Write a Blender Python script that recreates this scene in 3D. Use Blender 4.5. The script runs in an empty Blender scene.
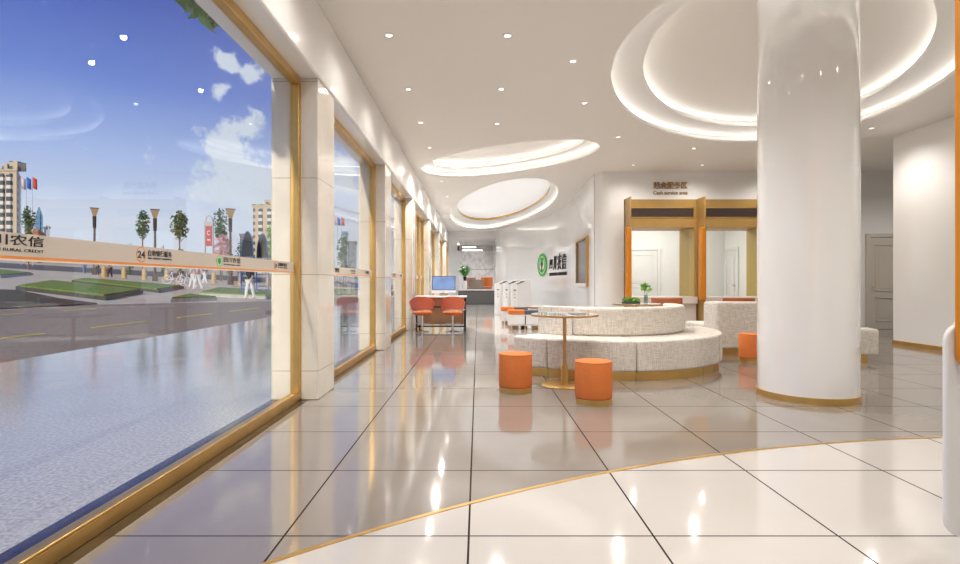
import bpy, bmesh, math, random
from mathutils import Vector, Matrix
C = bpy.context.scene
COL = C.collection
PI = math.pi
R = math.radians
random.seed(7)

# ---------------------------------------------------------------- camera
cam_d = bpy.data.cameras.new('camera'); cam = bpy.data.objects.new('camera', cam_d); COL.objects.link(cam)
cam_d.sensor_width = 36; cam_d.lens = 531/960*36; cam_d.shift_x = 2/960
cam_d.clip_start = .05; cam_d.clip_end = 2000
cam.location = (0, 0, 1.1); cam.rotation_euler = (PI/2, 0, 0)
C.camera = cam
C.view_settings.view_transform = 'Standard'; C.view_settings.look = 'None'
C.view_settings.exposure = 0.0; C.view_settings.gamma = 1; C.view_settings.use_curve_mapping = False

# ---------------------------------------------------------------- sky
W = bpy.data.worlds.new('sky'); C.world = W; W.use_nodes = True
nt = W.node_tree; N = nt.nodes; L = nt.links; N.clear()
out = N.new('ShaderNodeOutputWorld'); bg = N.new('ShaderNodeBackground'); L.new(bg.outputs[0], out.inputs[0])
bg.inputs[1].default_value = 1.0
tc = N.new('ShaderNodeTexCoord'); nrm = N.new('ShaderNodeVectorMath'); nrm.operation = 'NORMALIZE'
L.new(tc.outputs['Generated'], nrm.inputs[0])
sep = N.new('ShaderNodeSeparateXYZ'); L.new(nrm.outputs[0], sep.inputs[0])
rp = N.new('ShaderNodeValToRGB'); L.new(sep.outputs[2], rp.inputs[0])
cr = rp.color_ramp
cr.elements[0].position = 0; cr.elements[0].color = (.74, .79, .92, 1)
cr.elements[1].position = 1; cr.elements[1].color = (.02, .045, .22, 1)
for p, c in ((.10, (.70, .77, .93, 1)), (.20, (.40, .53, .88, 1)), (.30, (.15, .26, .72, 1)), (.42, (.045, .11, .52, 1)), (.6, (.03, .06, .30, 1))):
    e = cr.elements.new(p); e.color = c
nz = N.new('ShaderNodeTexNoise'); nz.inputs['Scale'].default_value = 13; nz.inputs['Detail'].default_value = 9; nz.inputs['Roughness'].default_value = .62
L.new(nrm.outputs[0], nz.inputs['Vector'])
def wmath(op, a, b=None, clamp=False):
    n = N.new('ShaderNodeMath'); n.operation = op; n.use_clamp = clamp
    for i, v in enumerate((a, b)):
        if v is None: continue
        if isinstance(v, (int, float)): n.inputs[i].default_value = v
        else: L.new(v, n.inputs[i])
    return n.outputs[0]
mask = None
# main cloud bank low on the right, smaller wisps
for dx, dz, rad, amp in ((-.46, .22, .13, 1.0), (-.42, .19, .12, .9), (-.36, .17, .12, .8), (-.485, .36, .06, .85), (-.47, .41, .05, .8), (-.43, .30, .09, .95), (-.62, .235, .05, .7), (-.43, .39, .05, .75), (-.27, .2, .12, .8), (-.9, .12, .25, .45)):
    d = Vector((dx, 1, dz)).normalized()
    dn = N.new('ShaderNodeVectorMath'); dn.operation = 'DISTANCE'; L.new(nrm.outputs[0], dn.inputs[0]); dn.inputs[1].default_value = d
    v = wmath('MULTIPLY', wmath('SUBTRACT', 1, wmath('DIVIDE', dn.outputs['Value'], rad), True), amp)
    mask = v if mask is None else wmath('MAXIMUM', mask, v)
cl = wmath('SUBTRACT', wmath('ADD', wmath('MULTIPLY', mask, .45), nz.outputs['Fac']), .72)
cl = wmath('MULTIPLY', cl, 12, True)
mx = N.new('ShaderNodeMix'); mx.data_type = 'RGBA'; L.new(wmath('MULTIPLY', cl, .95), mx.inputs[0]); L.new(rp.outputs[0], mx.inputs[6]); mx.inputs[7].default_value = (.72, .80, .93, 1)
L.new(mx.outputs[2], bg.inputs[0])

sun_d = bpy.data.lights.new('sun', 'SUN'); sun_d.energy = 4.0; sun_d.angle = R(2); sun_d.color = (1, .91, .78)
sun = bpy.data.objects.new('sun', sun_d); COL.objects.link(sun); sun.location = (-12, -20, 30)
sun.rotation_euler = Vector((.10, .85, -.40)).to_track_quat('-Z', 'Y').to_euler()

# lamp helpers; area makes the unseen lamp added in the back office
LAMP = 1.0
def area(name, loc, sx, sy, e, rot=(0, 0, 0), col=(1, .96, .91)):
    d = bpy.data.lights.new(name, 'AREA'); d.shape = 'RECTANGLE'; d.size = sx; d.size_y = sy; d.energy = e*LAMP; d.color = col
    o = bpy.data.objects.new(name, d); COL.objects.link(o); o.location = loc; o.rotation_euler = rot
    return o
def point(name, loc, e, r=.1, col=(1, .96, .91)):
    d = bpy.data.lights.new(name, 'POINT'); d.energy = e*LAMP; d.shadow_soft_size = r; d.color = col
    o = bpy.data.objects.new(name, d); COL.objects.link(o); o.location = loc
    return o
SPOT_E = 105
COVE_E = 6.5

# ---------------------------------------------------------------- materials
def nodes(m):
    m.use_nodes = True; t = m.node_tree; return t, t.nodes['Principled BSDF']
def mat(name, col, rough=.5, metal=0, spec=.5, coat=0, noise=0, nscale=20, bump=0, emit=None, estr=0, trans=0):
    m = bpy.data.materials.new(name); t, b = nodes(m)
    b.inputs['Base Color'].default_value = (*col, 1); b.inputs['Roughness'].default_value = rough
    b.inputs['Metallic'].default_value = metal; b.inputs['Specular IOR Level'].default_value = spec
    b.inputs['Coat Weight'].default_value = coat; b.inputs['Coat Roughness'].default_value = .03
    if trans: b.inputs['Transmission Weight'].default_value = trans
    if emit: b.inputs['Emission Color'].default_value = (*emit, 1); b.inputs['Emission Strength'].default_value = estr
    n = t.nodes.new('ShaderNodeTexNoise'); n.inputs['Scale'].default_value = nscale; n.inputs['Detail'].default_value = 5
    tcn = t.nodes.new('ShaderNodeTexCoord'); t.links.new(tcn.outputs['Object'], n.inputs['Vector'])
    if noise:
        r = t.nodes.new('ShaderNodeValToRGB'); t.links.new(n.outputs['Fac'], r.inputs[0])
        r.color_ramp.elements[0].position = .3; r.color_ramp.elements[1].position = .7
        r.color_ramp.elements[0].color = (*[c*(1-noise) for c in col], 1); r.color_ramp.elements[1].color = (*[min(1, c*(1+noise)) for c in col], 1)
        t.links.new(r.outputs[0], b.inputs['Base Color'])
    if bump:
        bp = t.nodes.new('ShaderNodeBump'); bp.inputs['Strength'].default_value = bump; bp.inputs['Distance'].default_value = .01
        t.links.new(n.outputs['Fac'], bp.inputs['Height']); t.links.new(bp.outputs[0], b.inputs['Normal'])
    return m
def mth(t, op, a, b=None, clamp=False):
    n = t.nodes.new('ShaderNodeMath'); n.operation = op; n.use_clamp = clamp
    for i, v in enumerate((a, b)):
        if v is None: continue
        if isinstance(v, (int, float)): n.inputs[i].default_value = v
        else: t.links.new(v, n.inputs[i])
    return n.outputs[0]
def mixc(t, f, a, b):
    n = t.nodes.new('ShaderNodeMix'); n.data_type = 'RGBA'
    for i, v in ((0, f), (6, a), (7, b)):
        if isinstance(v, tuple): n.inputs[i].default_value = (*v, 1)
        elif isinstance(v, (int, float)): n.inputs[i].default_value = v
        else: t.links.new(v, n.inputs[i])
    return n.outputs[2]
def posxyz(t):
    g = t.nodes.new('ShaderNodeNewGeometry'); s = t.nodes.new('ShaderNodeSeparateXYZ'); t.links.new(g.outputs['Position'], s.inputs[0])
    return g.outputs['Position'], s.outputs

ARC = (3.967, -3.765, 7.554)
def floor_mat():
    m = bpy.data.materials.new('polished_tile'); t, b = nodes(m)
    P, s = posxyz(t)
    jx = mth(t, 'PINGPONG', mth(t, 'ADD', s[0], 80.04), .4); jy = mth(t, 'PINGPONG', mth(t, 'ADD', s[1], 80.1), .4)
    j = mth(t, 'LESS_THAN', mth(t, 'MINIMUM', jx, jy), .0046)
    def disc(cx, cy, r):
        d = mth(t, 'SQRT', mth(t, 'ADD', mth(t, 'POWER', mth(t, 'SUBTRACT', s[0], cx), 2), mth(t, 'POWER', mth(t, 'SUBTRACT', s[1], cy), 2)))
        return mth(t, 'LESS_THAN', d, r)
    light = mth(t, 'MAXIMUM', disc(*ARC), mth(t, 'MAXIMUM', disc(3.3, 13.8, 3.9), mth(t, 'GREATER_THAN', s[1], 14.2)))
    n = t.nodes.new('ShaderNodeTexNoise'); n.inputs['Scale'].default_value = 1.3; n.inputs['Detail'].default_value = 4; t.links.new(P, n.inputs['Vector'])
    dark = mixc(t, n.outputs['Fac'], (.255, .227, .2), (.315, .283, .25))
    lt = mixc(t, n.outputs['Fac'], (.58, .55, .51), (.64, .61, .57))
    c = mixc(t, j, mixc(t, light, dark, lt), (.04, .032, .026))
    t.links.new(c, b.inputs['Base Color']); t.links.new(mth(t, 'ADD', mth(t, 'MULTIPLY', j, .6), .07), b.inputs['Roughness'])
    t.links.new(mth(t, 'MULTIPLY', mth(t, 'SUBTRACT', 1, j), .85), b.inputs['Specular IOR Level'])
    t.links.new(mth(t, 'MULTIPLY', mth(t, 'SUBTRACT', 1, j), .3), b.inputs['Coat Weight']); b.inputs['Coat Roughness'].default_value = .12
    n2 = t.nodes.new('ShaderNodeTexNoise'); n2.inputs['Scale'].default_value = 1.1; t.links.new(P, n2.inputs['Vector'])
    bp = t.nodes.new('ShaderNodeBump'); bp.inputs['Strength'].default_value = .05; bp.inputs['Distance'].default_value = .02
    t.links.new(n2.outputs['Fac'], bp.inputs['Height']); t.links.new(bp.outputs[0], b.inputs['Normal'])
    return m
def stone_mat():
    m = bpy.data.materials.new('cream_stone'); t, b = nodes(m)
    P, s = posxyz(t)
    j = mth(t, 'LESS_THAN', mth(t, 'PINGPONG', mth(t, 'ADD', s[2], 8.73), .45), .004)
    n = t.nodes.new('ShaderNodeTexNoise'); n.inputs['Scale'].default_value = 2.2; n.inputs['Detail'].default_value = 7; n.inputs['Distortion'].default_value = .6; t.links.new(P, n.inputs['Vector'])
    c = mixc(t, n.outputs['Fac'], (.58, .52, .43), (.84, .79, .71))
    t.links.new(mixc(t, j, c, (.45, .39, .31)), b.inputs['Base Color']); b.inputs['Roughness'].default_value = .14
    b.inputs['Coat Weight'].default_value = .3
    return m
def linen_mat():
    m = bpy.data.materials.new('beige_linen'); t, b = nodes(m)
    tcn = t.nodes.new('ShaderNodeTexCoord')
    f = None
    for sc in ((120, 120, 11), (11, 11, 120)):
        mp = t.nodes.new('ShaderNodeMapping'); mp.inputs['Scale'].default_value = sc; t.links.new(tcn.outputs['Object'], mp.inputs[0])
        n = t.nodes.new('ShaderNodeTexNoise'); n.inputs['Scale'].default_value = 1; n.inputs['Detail'].default_value = 3; t.links.new(mp.outputs[0], n.inputs['Vector'])
        f = n.outputs['Fac'] if f is None else mth(t, 'MULTIPLY', mth(t, 'ADD', f, n.outputs['Fac']), .5)
    r = t.nodes.new('ShaderNodeValToRGB'); t.links.new(f, r.inputs[0])
    r.color_ramp.elements[0].position = .36; r.color_ramp.elements[0].color = (.56, .50, .415, 1)
    r.color_ramp.elements[1].position = .60; r.color_ramp.elements[1].color = (.85, .80, .72, 1)
    t.links.new(r.outputs[0], b.inputs['Base Color']); b.inputs['Roughness'].default_value = .85; b.inputs['Sheen Weight'].default_value = .2
    bp = t.nodes.new('ShaderNodeBump'); bp.inputs['Strength'].default_value = .3; bp.inputs['Distance'].default_value = .002
    t.links.new(f, bp.inputs['Height']); t.links.new(bp.outputs[0], b.inputs['Normal'])
    return m
def glass_mat(name, tint=(.97, .985, .98), refl=1.0, rough=0):
    m = bpy.data.materials.new(name); m.use_nodes = True; t = m.node_tree; t.nodes.clear()
    o = t.nodes.new('ShaderNodeOutputMaterial'); mixs = t.nodes.new('ShaderNodeMixShader')
    tr = t.nodes.new('ShaderNodeBsdfTransparent'); gl = t.nodes.new('ShaderNodeBsdfGlossy'); gl.inputs['Roughness'].default_value = rough
    tr.inputs[0].default_value = (*tint, 1); fr = t.nodes.new('ShaderNodeLayerWeight'); fr.inputs[0].default_value = .5
    sch = mth(t, 'ADD', mth(t, 'MULTIPLY', mth(t, 'POWER', fr.outputs['Facing'], 5), .55), .045)
    t.links.new(mth(t, 'MULTIPLY', sch, refl, True), mixs.inputs[0]); t.links.new(tr.outputs[0], mixs.inputs[1]); t.links.new(gl.outputs[0], mixs.inputs[2]); t.links.new(mixs.outputs[0], o.inputs[0])
    return m
def wood_mat(name, a, b_, sc=(2, 2, 30), rough=.4):
    m = bpy.data.materials.new(name); t, b = nodes(m)
    tcn = t.nodes.new('ShaderNodeTexCoord'); mp = t.nodes.new('ShaderNodeMapping'); mp.inputs['Scale'].default_value = sc; t.links.new(tcn.outputs['Object'], mp.inputs[0])
    n = t.nodes.new('ShaderNodeTexNoise'); n.inputs['Scale'].default_value = 1.5; n.inputs['Detail'].default_value = 6; t.links.new(mp.outputs[0], n.inputs['Vector'])
    t.links.new(mixc(t, n.outputs['Fac'], a, b_), b.inputs['Base Color']); b.inputs['Roughness'].default_value = rough
    return m
def marble_mat():
    m = bpy.data.materials.new('grey_marble'); t, b = nodes(m); P, s = posxyz(t)
    n = t.nodes.new('ShaderNodeTexNoise'); n.inputs['Scale'].default_value = 1.4; n.inputs['Detail'].default_value = 9; n.inputs['Distortion'].default_value = 2.2; t.links.new(P, n.inputs['Vector'])
    r = t.nodes.new('ShaderNodeValToRGB'); t.links.new(n.outputs['Fac'], r.inputs[0])
    r.color_ramp.elements[0].position = .4; r.color_ramp.elements[0].color = (.64, .64, .64, 1); r.color_ramp.elements[1].position = .56; r.color_ramp.elements[1].color = (.82, .81, .8, 1)
    t.links.new(r.outputs[0], b.inputs['Base Color']); b.inputs['Roughness'].default_value = .15
    return m
def plaza_mat():
    m = bpy.data.materials.new('wet_granite'); t, b = nodes(m); P, s = posxyz(t)
    n = t.nodes.new('ShaderNodeTexNoise'); n.inputs['Scale'].default_value = 45; n.inputs['Detail'].default_value = 4; t.links.new(P, n.inputs['Vector'])
    r = t.nodes.new('ShaderNodeValToRGB'); t.links.new(n.outputs['Fac'], r.inputs[0])
    r.color_ramp.elements[0].position = .35; r.color_ramp.elements[0].color = (.36, .345, .33, 1); r.color_ramp.elements[1].position = .65; r.color_ramp.elements[1].color = (.60, .575, .55, 1)
    t.links.new(r.outputs[0], b.inputs['Base Color']); b.inputs['Roughness'].default_value = .12; b.inputs['Specular IOR Level'].default_value = .5
    b.inputs['Coat Weight'].default_value = .45; b.inputs['Coat Roughness'].default_value = .06; b.inputs['Coat IOR'].default_value = 1.6
    n2 = t.nodes.new('ShaderNodeTexNoise'); n2.inputs['Scale'].default_value = 22; n2.inputs['Detail'].default_value = 3; t.links.new(P, n2.inputs['Vector'])
    bp = t.nodes.new('ShaderNodeBump'); bp.inputs['Strength'].default_value = .12; bp.inputs['Distance'].default_value = .01
    t.links.new(n2.outputs['Fac'], bp.inputs['Height']); t.links.new(bp.outputs[0], b.inputs['Normal']); t.links.new(bp.outputs[0], b.inputs['Coat Normal'])
    return m
def facade_mat(name, wall, glass, fw, fh, wx=.5, wz=.5):
    m = bpy.data.materials.new(name); t, b = nodes(m)
    tcn = t.nodes.new('ShaderNodeTexCoord'); s = t.nodes.new('ShaderNodeSeparateXYZ'); t.links.new(tcn.outputs['Object'], s.inputs[0])
    h = mth(t, 'ADD', mth(t, 'ADD', s.outputs[0], s.outputs[1]), 1000)
    a = mth(t, 'LESS_THAN', mth(t, 'FRACT', mth(t, 'DIVIDE', h, fw)), wx)
    c = mth(t, 'LESS_THAN', mth(t, 'FRACT', mth(t, 'DIVIDE', mth(t, 'ADD', s.outputs[2], 1000), fh)), wz)
    t.links.new(mixc(t, mth(t, 'MULTIPLY', a, c), wall, glass), b.inputs['Base Color']); b.inputs['Roughness'].default_value = .5
    return m

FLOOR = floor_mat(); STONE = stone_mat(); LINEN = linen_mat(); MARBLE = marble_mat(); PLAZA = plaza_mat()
GLASS = glass_mat('window_glass', refl=1.3); VGLASS = glass_mat('vase_glass', (.8, .88, .85), 1.5)
CEIL = mat('ceiling_paint', (.90, .865, .82), .5)
CEILW = mat('cove_white', (.88, .865, .84), .5)
WALLW = mat('gloss_white_panel', (.88, .875, .86), .13, coat=.5)
WALLM = mat('white_paint', (.87, .86, .84), .4)
COLW = mat('column_lacquer', (.88, .875, .86), .06, coat=1, spec=.7)
GOLD = mat('brushed_brass', (.66, .42, .14), .30, .85, noise=.08, nscale=6)
GOLDP = wood_mat('gold_panel', (.44, .26, .075), (.56, .35, .11), (3, 3, 1), .4)
OLIVE = wood_mat('ochre_panel', (.46, .32, .08), (.60, .44, .13), (18, 18, .6), .45)
COPPER = mat('copper_gold', (.62, .36, .16), .28, .8)
VENT = mat('vent_grille', (.085, .055, .045), .5)
ORANGE = mat('orange_fabric', (.70, .19, .04), .8, noise=.05, nscale=60, bump=.2)
ORANGEG = mat('orange_lacquer', (.70, .24, .008), .35)
CORAL = mat('coral_leather', (.72, .16, .08), .4, noise=.06, nscale=9)
TERRA = mat('terracotta_leather', (.42, .12, .04), .45, noise=.1)
WHITE = mat('white_lacquer', (.83, .82, .81), .25, coat=.3)
WHITEW = mat('warm_white', (.80, .74, .70), .3, coat=.3)
BLACK = mat('black_metal', (.015, .015, .016), .35, .3)
CHROME = mat('chrome', (.75, .75, .75), .15, 1)
GREY = mat('charcoal_fabric', (.10, .11, .13), .7)
CABG = mat('grey_cabinet', (.13, .135, .13), .35)
WOOD = wood_mat('oak_panel', (.36, .19, .09), (.52, .30, .16), (14, 3, 1.2))
SCREEN = mat('blue_screen', (.12, .2, .42), .15, emit=(.30, .42, .66), estr=.4, noise=.3, nscale=4)
DARKG = mat('dark_window', (.09, .09, .11), .2)
LEAF = mat('green_leaves', (.07, .27, .03), .5, noise=.45, nscale=9)
LEAFY = mat('bright_leaves', (.20, .42, .05), .5, noise=.3, nscale=9)
LED = mat('led_glow', (1, 1, 1), .5, emit=(1, .97, .93), estr=COVE_E)
LAMPM = mat('lamp_lens', (1, 1, 1), .5, emit=(1, .97, .92), estr=2.6)
PANEL = mat('light_panel', (.9, .9, .9), .4, emit=(.98, .98, 1), estr=.3)
DOORM = mat('door_paint', (.62, .57, .50), .4)
INK = mat('black_ink', (.012, .011, .012), .5)
GREENL = mat('logo_green', (.06, .45, .06), .4)
LOGOW = mat('logo_white', (.85, .85, .82), .4)
BAND = mat('cream_film', (.60, .53, .46), .5)
BANDO = mat('orange_film', (.80, .28, .07), .5)
BANDG = mat('beige_film', (.80, .70, .58), .5)
NAVY = mat('dark_granite_sill', (.015, .02, .045), .08, coat=.2, noise=.5, nscale=5)
THRESH = mat('threshold_stone', (.05, .035, .022), .08, noise=.4, nscale=7)
PAVE = mat('pale_paving', (.68, .62, .47), .8, noise=.10, nscale=.35)
ASPH = mat('asphalt', (.30, .25, .205), .85, noise=.16, nscale=9)
ASPHD = mat('dark_asphalt', (.12, .12, .13), .9, noise=.15, nscale=2)
YEL = mat('road_paint', (.75, .60, .10), .7)
GRASS = mat('lawn_grass', (.16, .27, .04), .95, noise=.5, nscale=9, bump=.8)
KERB = mat('dark_kerb', (.05, .05, .052), .6, noise=.3, nscale=6)
KERBL = mat('pale_kerb', (.45, .45, .43), .7, noise=.2, nscale=6)
SOIL = mat('ground_cover', (.07, .068, .045), .95, noise=.6, nscale=3.5, bump=1)
BARK = mat('tree_bark', (.16, .12, .085), .9, noise=.3, nscale=8)
TREEL = mat('tree_leaves', (.055, .14, .055), .7, noise=.5, nscale=1.2)
TREED = mat('dark_tree_leaves', (.04, .12, .03), .7, noise=.5, nscale=1.2)
BLOSSOM = mat('pink_blossom', (.72, .42, .45), .8, noise=.3, nscale=3)
LPOST = mat('brown_post', (.09, .055, .04), .5, noise=.2)
LPOSTG = mat('lantern_tan', (.42, .28, .15), .5)
BOLL = mat('bollard_stone', (.50, .35, .17), .8, noise=.25, nscale=6)
BLUEM = mat('blue_paint', (.02, .14, .42), .4)
DARKP = mat('dark_plastic', (.02, .025, .035), .3)
SIGNR = mat('sign_red', (.42, .04, .045), .5)
SIGNG = mat('sign_grey', (.40, .40, .41), .45)
SKIN = mat('skin', (.60, .38, .27), .6)
HAIR = mat('dark_hair', (.02, .015, .012), .7)
CLW = mat('white_cloth', (.72, .72, .74), .8); CLK = mat('dark_cloth', (.02, .022, .03), .8); CLB = mat('blue_cloth', (.12, .2, .4), .8)
TOWER = facade_mat('beige_facade', (.50, .40, .28), (.07, .08, .09), 3.4, 3.0, .42, .5)
TOWERB = facade_mat('window_bay', (.62, .60, .55), (.05, .07, .09), 30, 3.0, 1.0, .55)
BLUEG = facade_mat('blue_glass_facade', (.10, .24, .38), (.06, .16, .28), 2.0, 3.0, .6, .6)
FARB = facade_mat('far_grey_facade', (.16, .18, .22), (.07, .09, .12), 2.5, 3.0, .5, .5)
BRICK = mat('red_brick', (.40, .18, .09), .8, noise=.2)

# ---------------------------------------------------------------- mesh helpers
class MB:
    def __init__(s): s.bm = bmesh.new()
    def box(s, x0, x1, y0, y1, z0, z1):
        v = [s.bm.verts.new((x, y, z)) for z in (z0, z1) for y in (y0, y1) for x in (x0, x1)]
        for f in ((0, 2, 3, 1), (4, 5, 7, 6), (0, 1, 5, 4), (2, 6, 7, 3), (0, 4, 6, 2), (1, 3, 7, 5)): s.bm.faces.new([v[i] for i in f])
        return s
    def prism(s, poly, lo, hi, axis='z'):
        def P(a, b, c): return (a, b, c) if axis == 'z' else ((a, c, b) if axis == 'y' else (c, a, b))
        A = [s.bm.verts.new(P(x, y, lo)) for x, y in poly]; B = [s.bm.verts.new(P(x, y, hi)) for x, y in poly]
        n = len(poly); s.bm.faces.new(A[::-1]); s.bm.faces.new(B)
        for i in range(n): s.bm.faces.new((A[i], A[(i+1) % n], B[(i+1) % n], B[i]))
        bmesh.ops.recalc_face_normals(s.bm, faces=s.bm.faces[:])
        return s
    def lathe(s, prof, cx=0, cy=0, seg=32, cz=0, sx=1, sy=1):
        rings = []
        for r, z in prof:
            if r < 1e-6: rings.append([s.bm.verts.new((cx, cy, cz+z))])
            else: rings.append([s.bm.verts.new((cx+r*sx*math.cos(2*PI*i/seg), cy+r*sy*math.sin(2*PI*i/seg), cz+z)) for i in range(seg)])
        for a, b in zip(rings, rings[1:]):
            for i in range(seg):
                j = (i+1) % seg
                if len(a) == 1 and len(b) == 1: continue
                if len(a) == 1: s.bm.faces.new((a[0], b[j], b[i]))
                elif len(b) == 1: s.bm.faces.new((a[i], a[j], b[0]))
                else: s.bm.faces.new((a[i], a[j], b[j], b[i]))
        bmesh.ops.recalc_face_normals(s.bm, faces=s.bm.faces[:])
        return s
    def cyl(s, cx, cy, z0, z1, r, seg=32, r2=None):
        r2 = r if r2 is None else r2
        return s.lathe([(0, z0), (r, z0), (r2, z1), (0, z1)], cx, cy, seg)
    def tube(s, path, r, seg=10, closed=False):
        pts = [Vector(p) for p in path]; n = len(pts); rings = []
        for i, p in enumerate(pts):
            if closed: d = pts[(i+1) % n]-pts[i-1]
            else: d = pts[min(i+1, n-1)]-pts[max(i-1, 0)]
            d.normalize(); u = d.cross(Vector((0, 0, 1)));
            if u.length < 1e-3: u = Vector((1, 0, 0))
            u.normalize(); w = d.cross(u)
            rr = r[i] if isinstance(r, (list, tuple)) else r
            rings.append([s.bm.verts.new(p+rr*(math.cos(2*PI*k/seg)*u+math.sin(2*PI*k/seg)*w)) for k in range(seg)])
        for i in range(n if closed else n-1):
            a, b = rings[i], rings[(i+1) % n]
            for k in range(seg): s.bm.faces.new((a[k], a[(k+1) % seg], b[(k+1) % seg], b[k]))
        if not closed: s.bm.faces.new(rings[0][::-1]); s.bm.faces.new(rings[-1])
        bmesh.ops.recalc_face_normals(s.bm, faces=s.bm.faces[:])
        return s
    def arc(s, cx, cy, r0, r1, a0, a1, z0, z1, n=40):
        pl = [(cx+r1*math.cos(R(a0+(a1-a0)*i/n)), cy+r1*math.sin(R(a0+(a1-a0)*i/n))) for i in range(n+1)]
        pl += [(cx+r0*math.cos(R(a1+(a0-a1)*i/n)), cy+r0*math.sin(R(a1+(a0-a1)*i/n))) for i in range(n+1)]
        return s.prism(pl, z0, z1)
    def quad(s, *p): s.bm.faces.new([s.bm.verts.new(q) for q in p]); return s
    def leaves(s, n, cen, rad, size, shape=1.6, rng=random):
        for _ in range(n):
            while True:
                v = Vector((rng.uniform(-1, 1), rng.uniform(-1, 1), rng.uniform(-1, 1)))
                if v.length < 1: break
            v = v.normalized()*(v.length**.6)
            p = Vector(cen)+Vector((v.x*rad[0], v.y*rad[1], v.z*rad[2]))
            a = Vector((rng.gauss(0, 1), rng.gauss(0, 1), rng.gauss(0, .7))).normalized(); b = a.cross(Vector((rng.gauss(0, 1), rng.gauss(0, 1), rng.gauss(0, 1)))).normalized()
            sz = size*rng.uniform(.6, 1.3)
            s.quad(p-a*sz*shape*.5, p+b*sz*.5, p+a*sz*shape*.5, p-b*sz*.5)
        return s
def wloc(o):
    v = Vector((0, 0, 0))
    while o: v = v+o.location; o = o.parent
    return v
def link(name, me, m, parent=None, world=False, smooth=True, bevel=0, seg=3, ang=40):
    if isinstance(me, MB):
        d = bpy.data.meshes.new(name); me.bm.to_mesh(d); me.bm.free(); me = d
    me.materials.clear(); me.materials.append(m)
    if world and parent: me.transform(Matrix.Translation(-wloc(parent)))
    o = bpy.data.objects.new(name, me); COL.objects.link(o); o.parent = parent
    if smooth:
        for p in me.polygons: p.use_smooth = True
        me.set_sharp_from_angle(angle=R(ang))
    if bevel:
        b = o.modifiers.new('bevel', 'BEVEL'); b.width = bevel; b.segments = seg; b.limit_method = 'ANGLE'; b.angle_limit = R(40)
    return o
def base_origin(o):      # put a single-mesh thing's origin at its base
    me = o.data; xs = [v.co for v in me.vertices]
    c = Vector(((min(v.x for v in xs)+max(v.x for v in xs))/2, (min(v.y for v in xs)+max(v.y for v in xs))/2, min(v.z for v in xs)))
    me.transform(Matrix.Translation(-c)); o.location = o.location+c; return o
def tag(o, label, cat, group=None, kind=None):
    o['label'] = label; o['category'] = cat
    if group: o['group'] = group
    if kind: o['kind'] = kind
    return o
def thing(name, label, cat, loc=(0, 0, 0), rz=0, group=None):
    o = bpy.data.objects.new(name, None); o.empty_display_size = .1; COL.objects.link(o); o.location = loc; o.rotation_euler = (0, 0, rz)
    return tag(o, label, cat, group)
def struct(name, me, m, parent=None, **k):
    o = link(name, me, m, parent, **k)
    if parent is None: o['kind'] = 'structure'
    return o
def sempty(name, loc=(0, 0, 0)):
    o = bpy.data.objects.new(name, None); COL.objects.link(o); o.location = loc; o['kind'] = 'structure'; return o
def copy_tree(o, parent=None):
    c = o.copy(); COL.objects.link(c); c.parent = parent
    for ch in list(o.children): copy_tree(ch, c)
    return c
def text_mesh(body, size, extrude=.002, sx=1, shear=0, bold=0):
    cu = bpy.data.curves.new('t', 'FONT'); cu.body = body; cu.size = size; cu.extrude = extrude; cu.shear = shear; cu.offset = bold; cu.resolution_u = 3
    o = bpy.data.objects.new('t', cu); COL.objects.link(o); bpy.context.view_layer.update()
    me = bpy.data.meshes.new_from_object(o.evaluated_get(bpy.context.evaluated_depsgraph_get()))
    bpy.data.objects.remove(o); me.transform(Matrix.Diagonal((sx, 1, 1, 1))); return me
def fit_text(body, width, height, extrude=.002, shear=0, bold=0):
    me = text_mesh(body, 1, 0, 1, shear, bold)
    xs = [v.co.x for v in me.vertices]; ys = [v.co.y for v in me.vertices]
    kx = width/(max(xs)-min(xs)); ky = height/(max(ys)-min(ys))
    me2 = text_mesh(body, 1, extrude/ky, 1, shear, bold)
    me2.transform(Matrix.Diagonal((kx, ky, ky, 1)) @ Matrix.Translation((-min(xs), -min(ys), 0)))
    return me2
def holed(outer, holes, z0, z1):
    cu = bpy.data.curves.new('h', 'CURVE'); cu.dimensions = '2D'; cu.fill_mode = 'BOTH'; cu.extrude = (z1-z0)/2
    for lp in [outer]+holes:
        sp = cu.splines.new('POLY'); sp.points.add(len(lp)-1); sp.use_cyclic_u = True
        for p, q in zip(sp.points, lp): p.co = (q[0], q[1], 0, 1)
    o = bpy.data.objects.new('h', cu); COL.objects.link(o); bpy.context.view_layer.update()
    me = bpy.data.meshes.new_from_object(o.evaluated_get(bpy.context.evaluated_depsgraph_get()))
    bpy.data.objects.remove(o); me.transform(Matrix.Translation((0, 0, (z0+z1)/2))); return me
def ell(cx, cy, a, b, deg, n=96):
    c, s = math.cos(R(deg)), math.sin(R(deg)); o = []
    for i in range(n):
        u, v = a*math.cos(2*PI*i/n), b*math.sin(2*PI*i/n); o.append((cx+u*c-v*s, cy+u*s+v*c))
    return o
def band_wall(loop, z0, z1):
    m = MB(); n = len(loop)
    A = [m.bm.verts.new((x, y, z0)) for x, y in loop]; B = [m.bm.verts.new((x, y, z1)) for x, y in loop]
    for i in range(n): m.bm.faces.new((A[i], A[(i+1) % n], B[(i+1) % n], B[i]))
    return m

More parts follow.
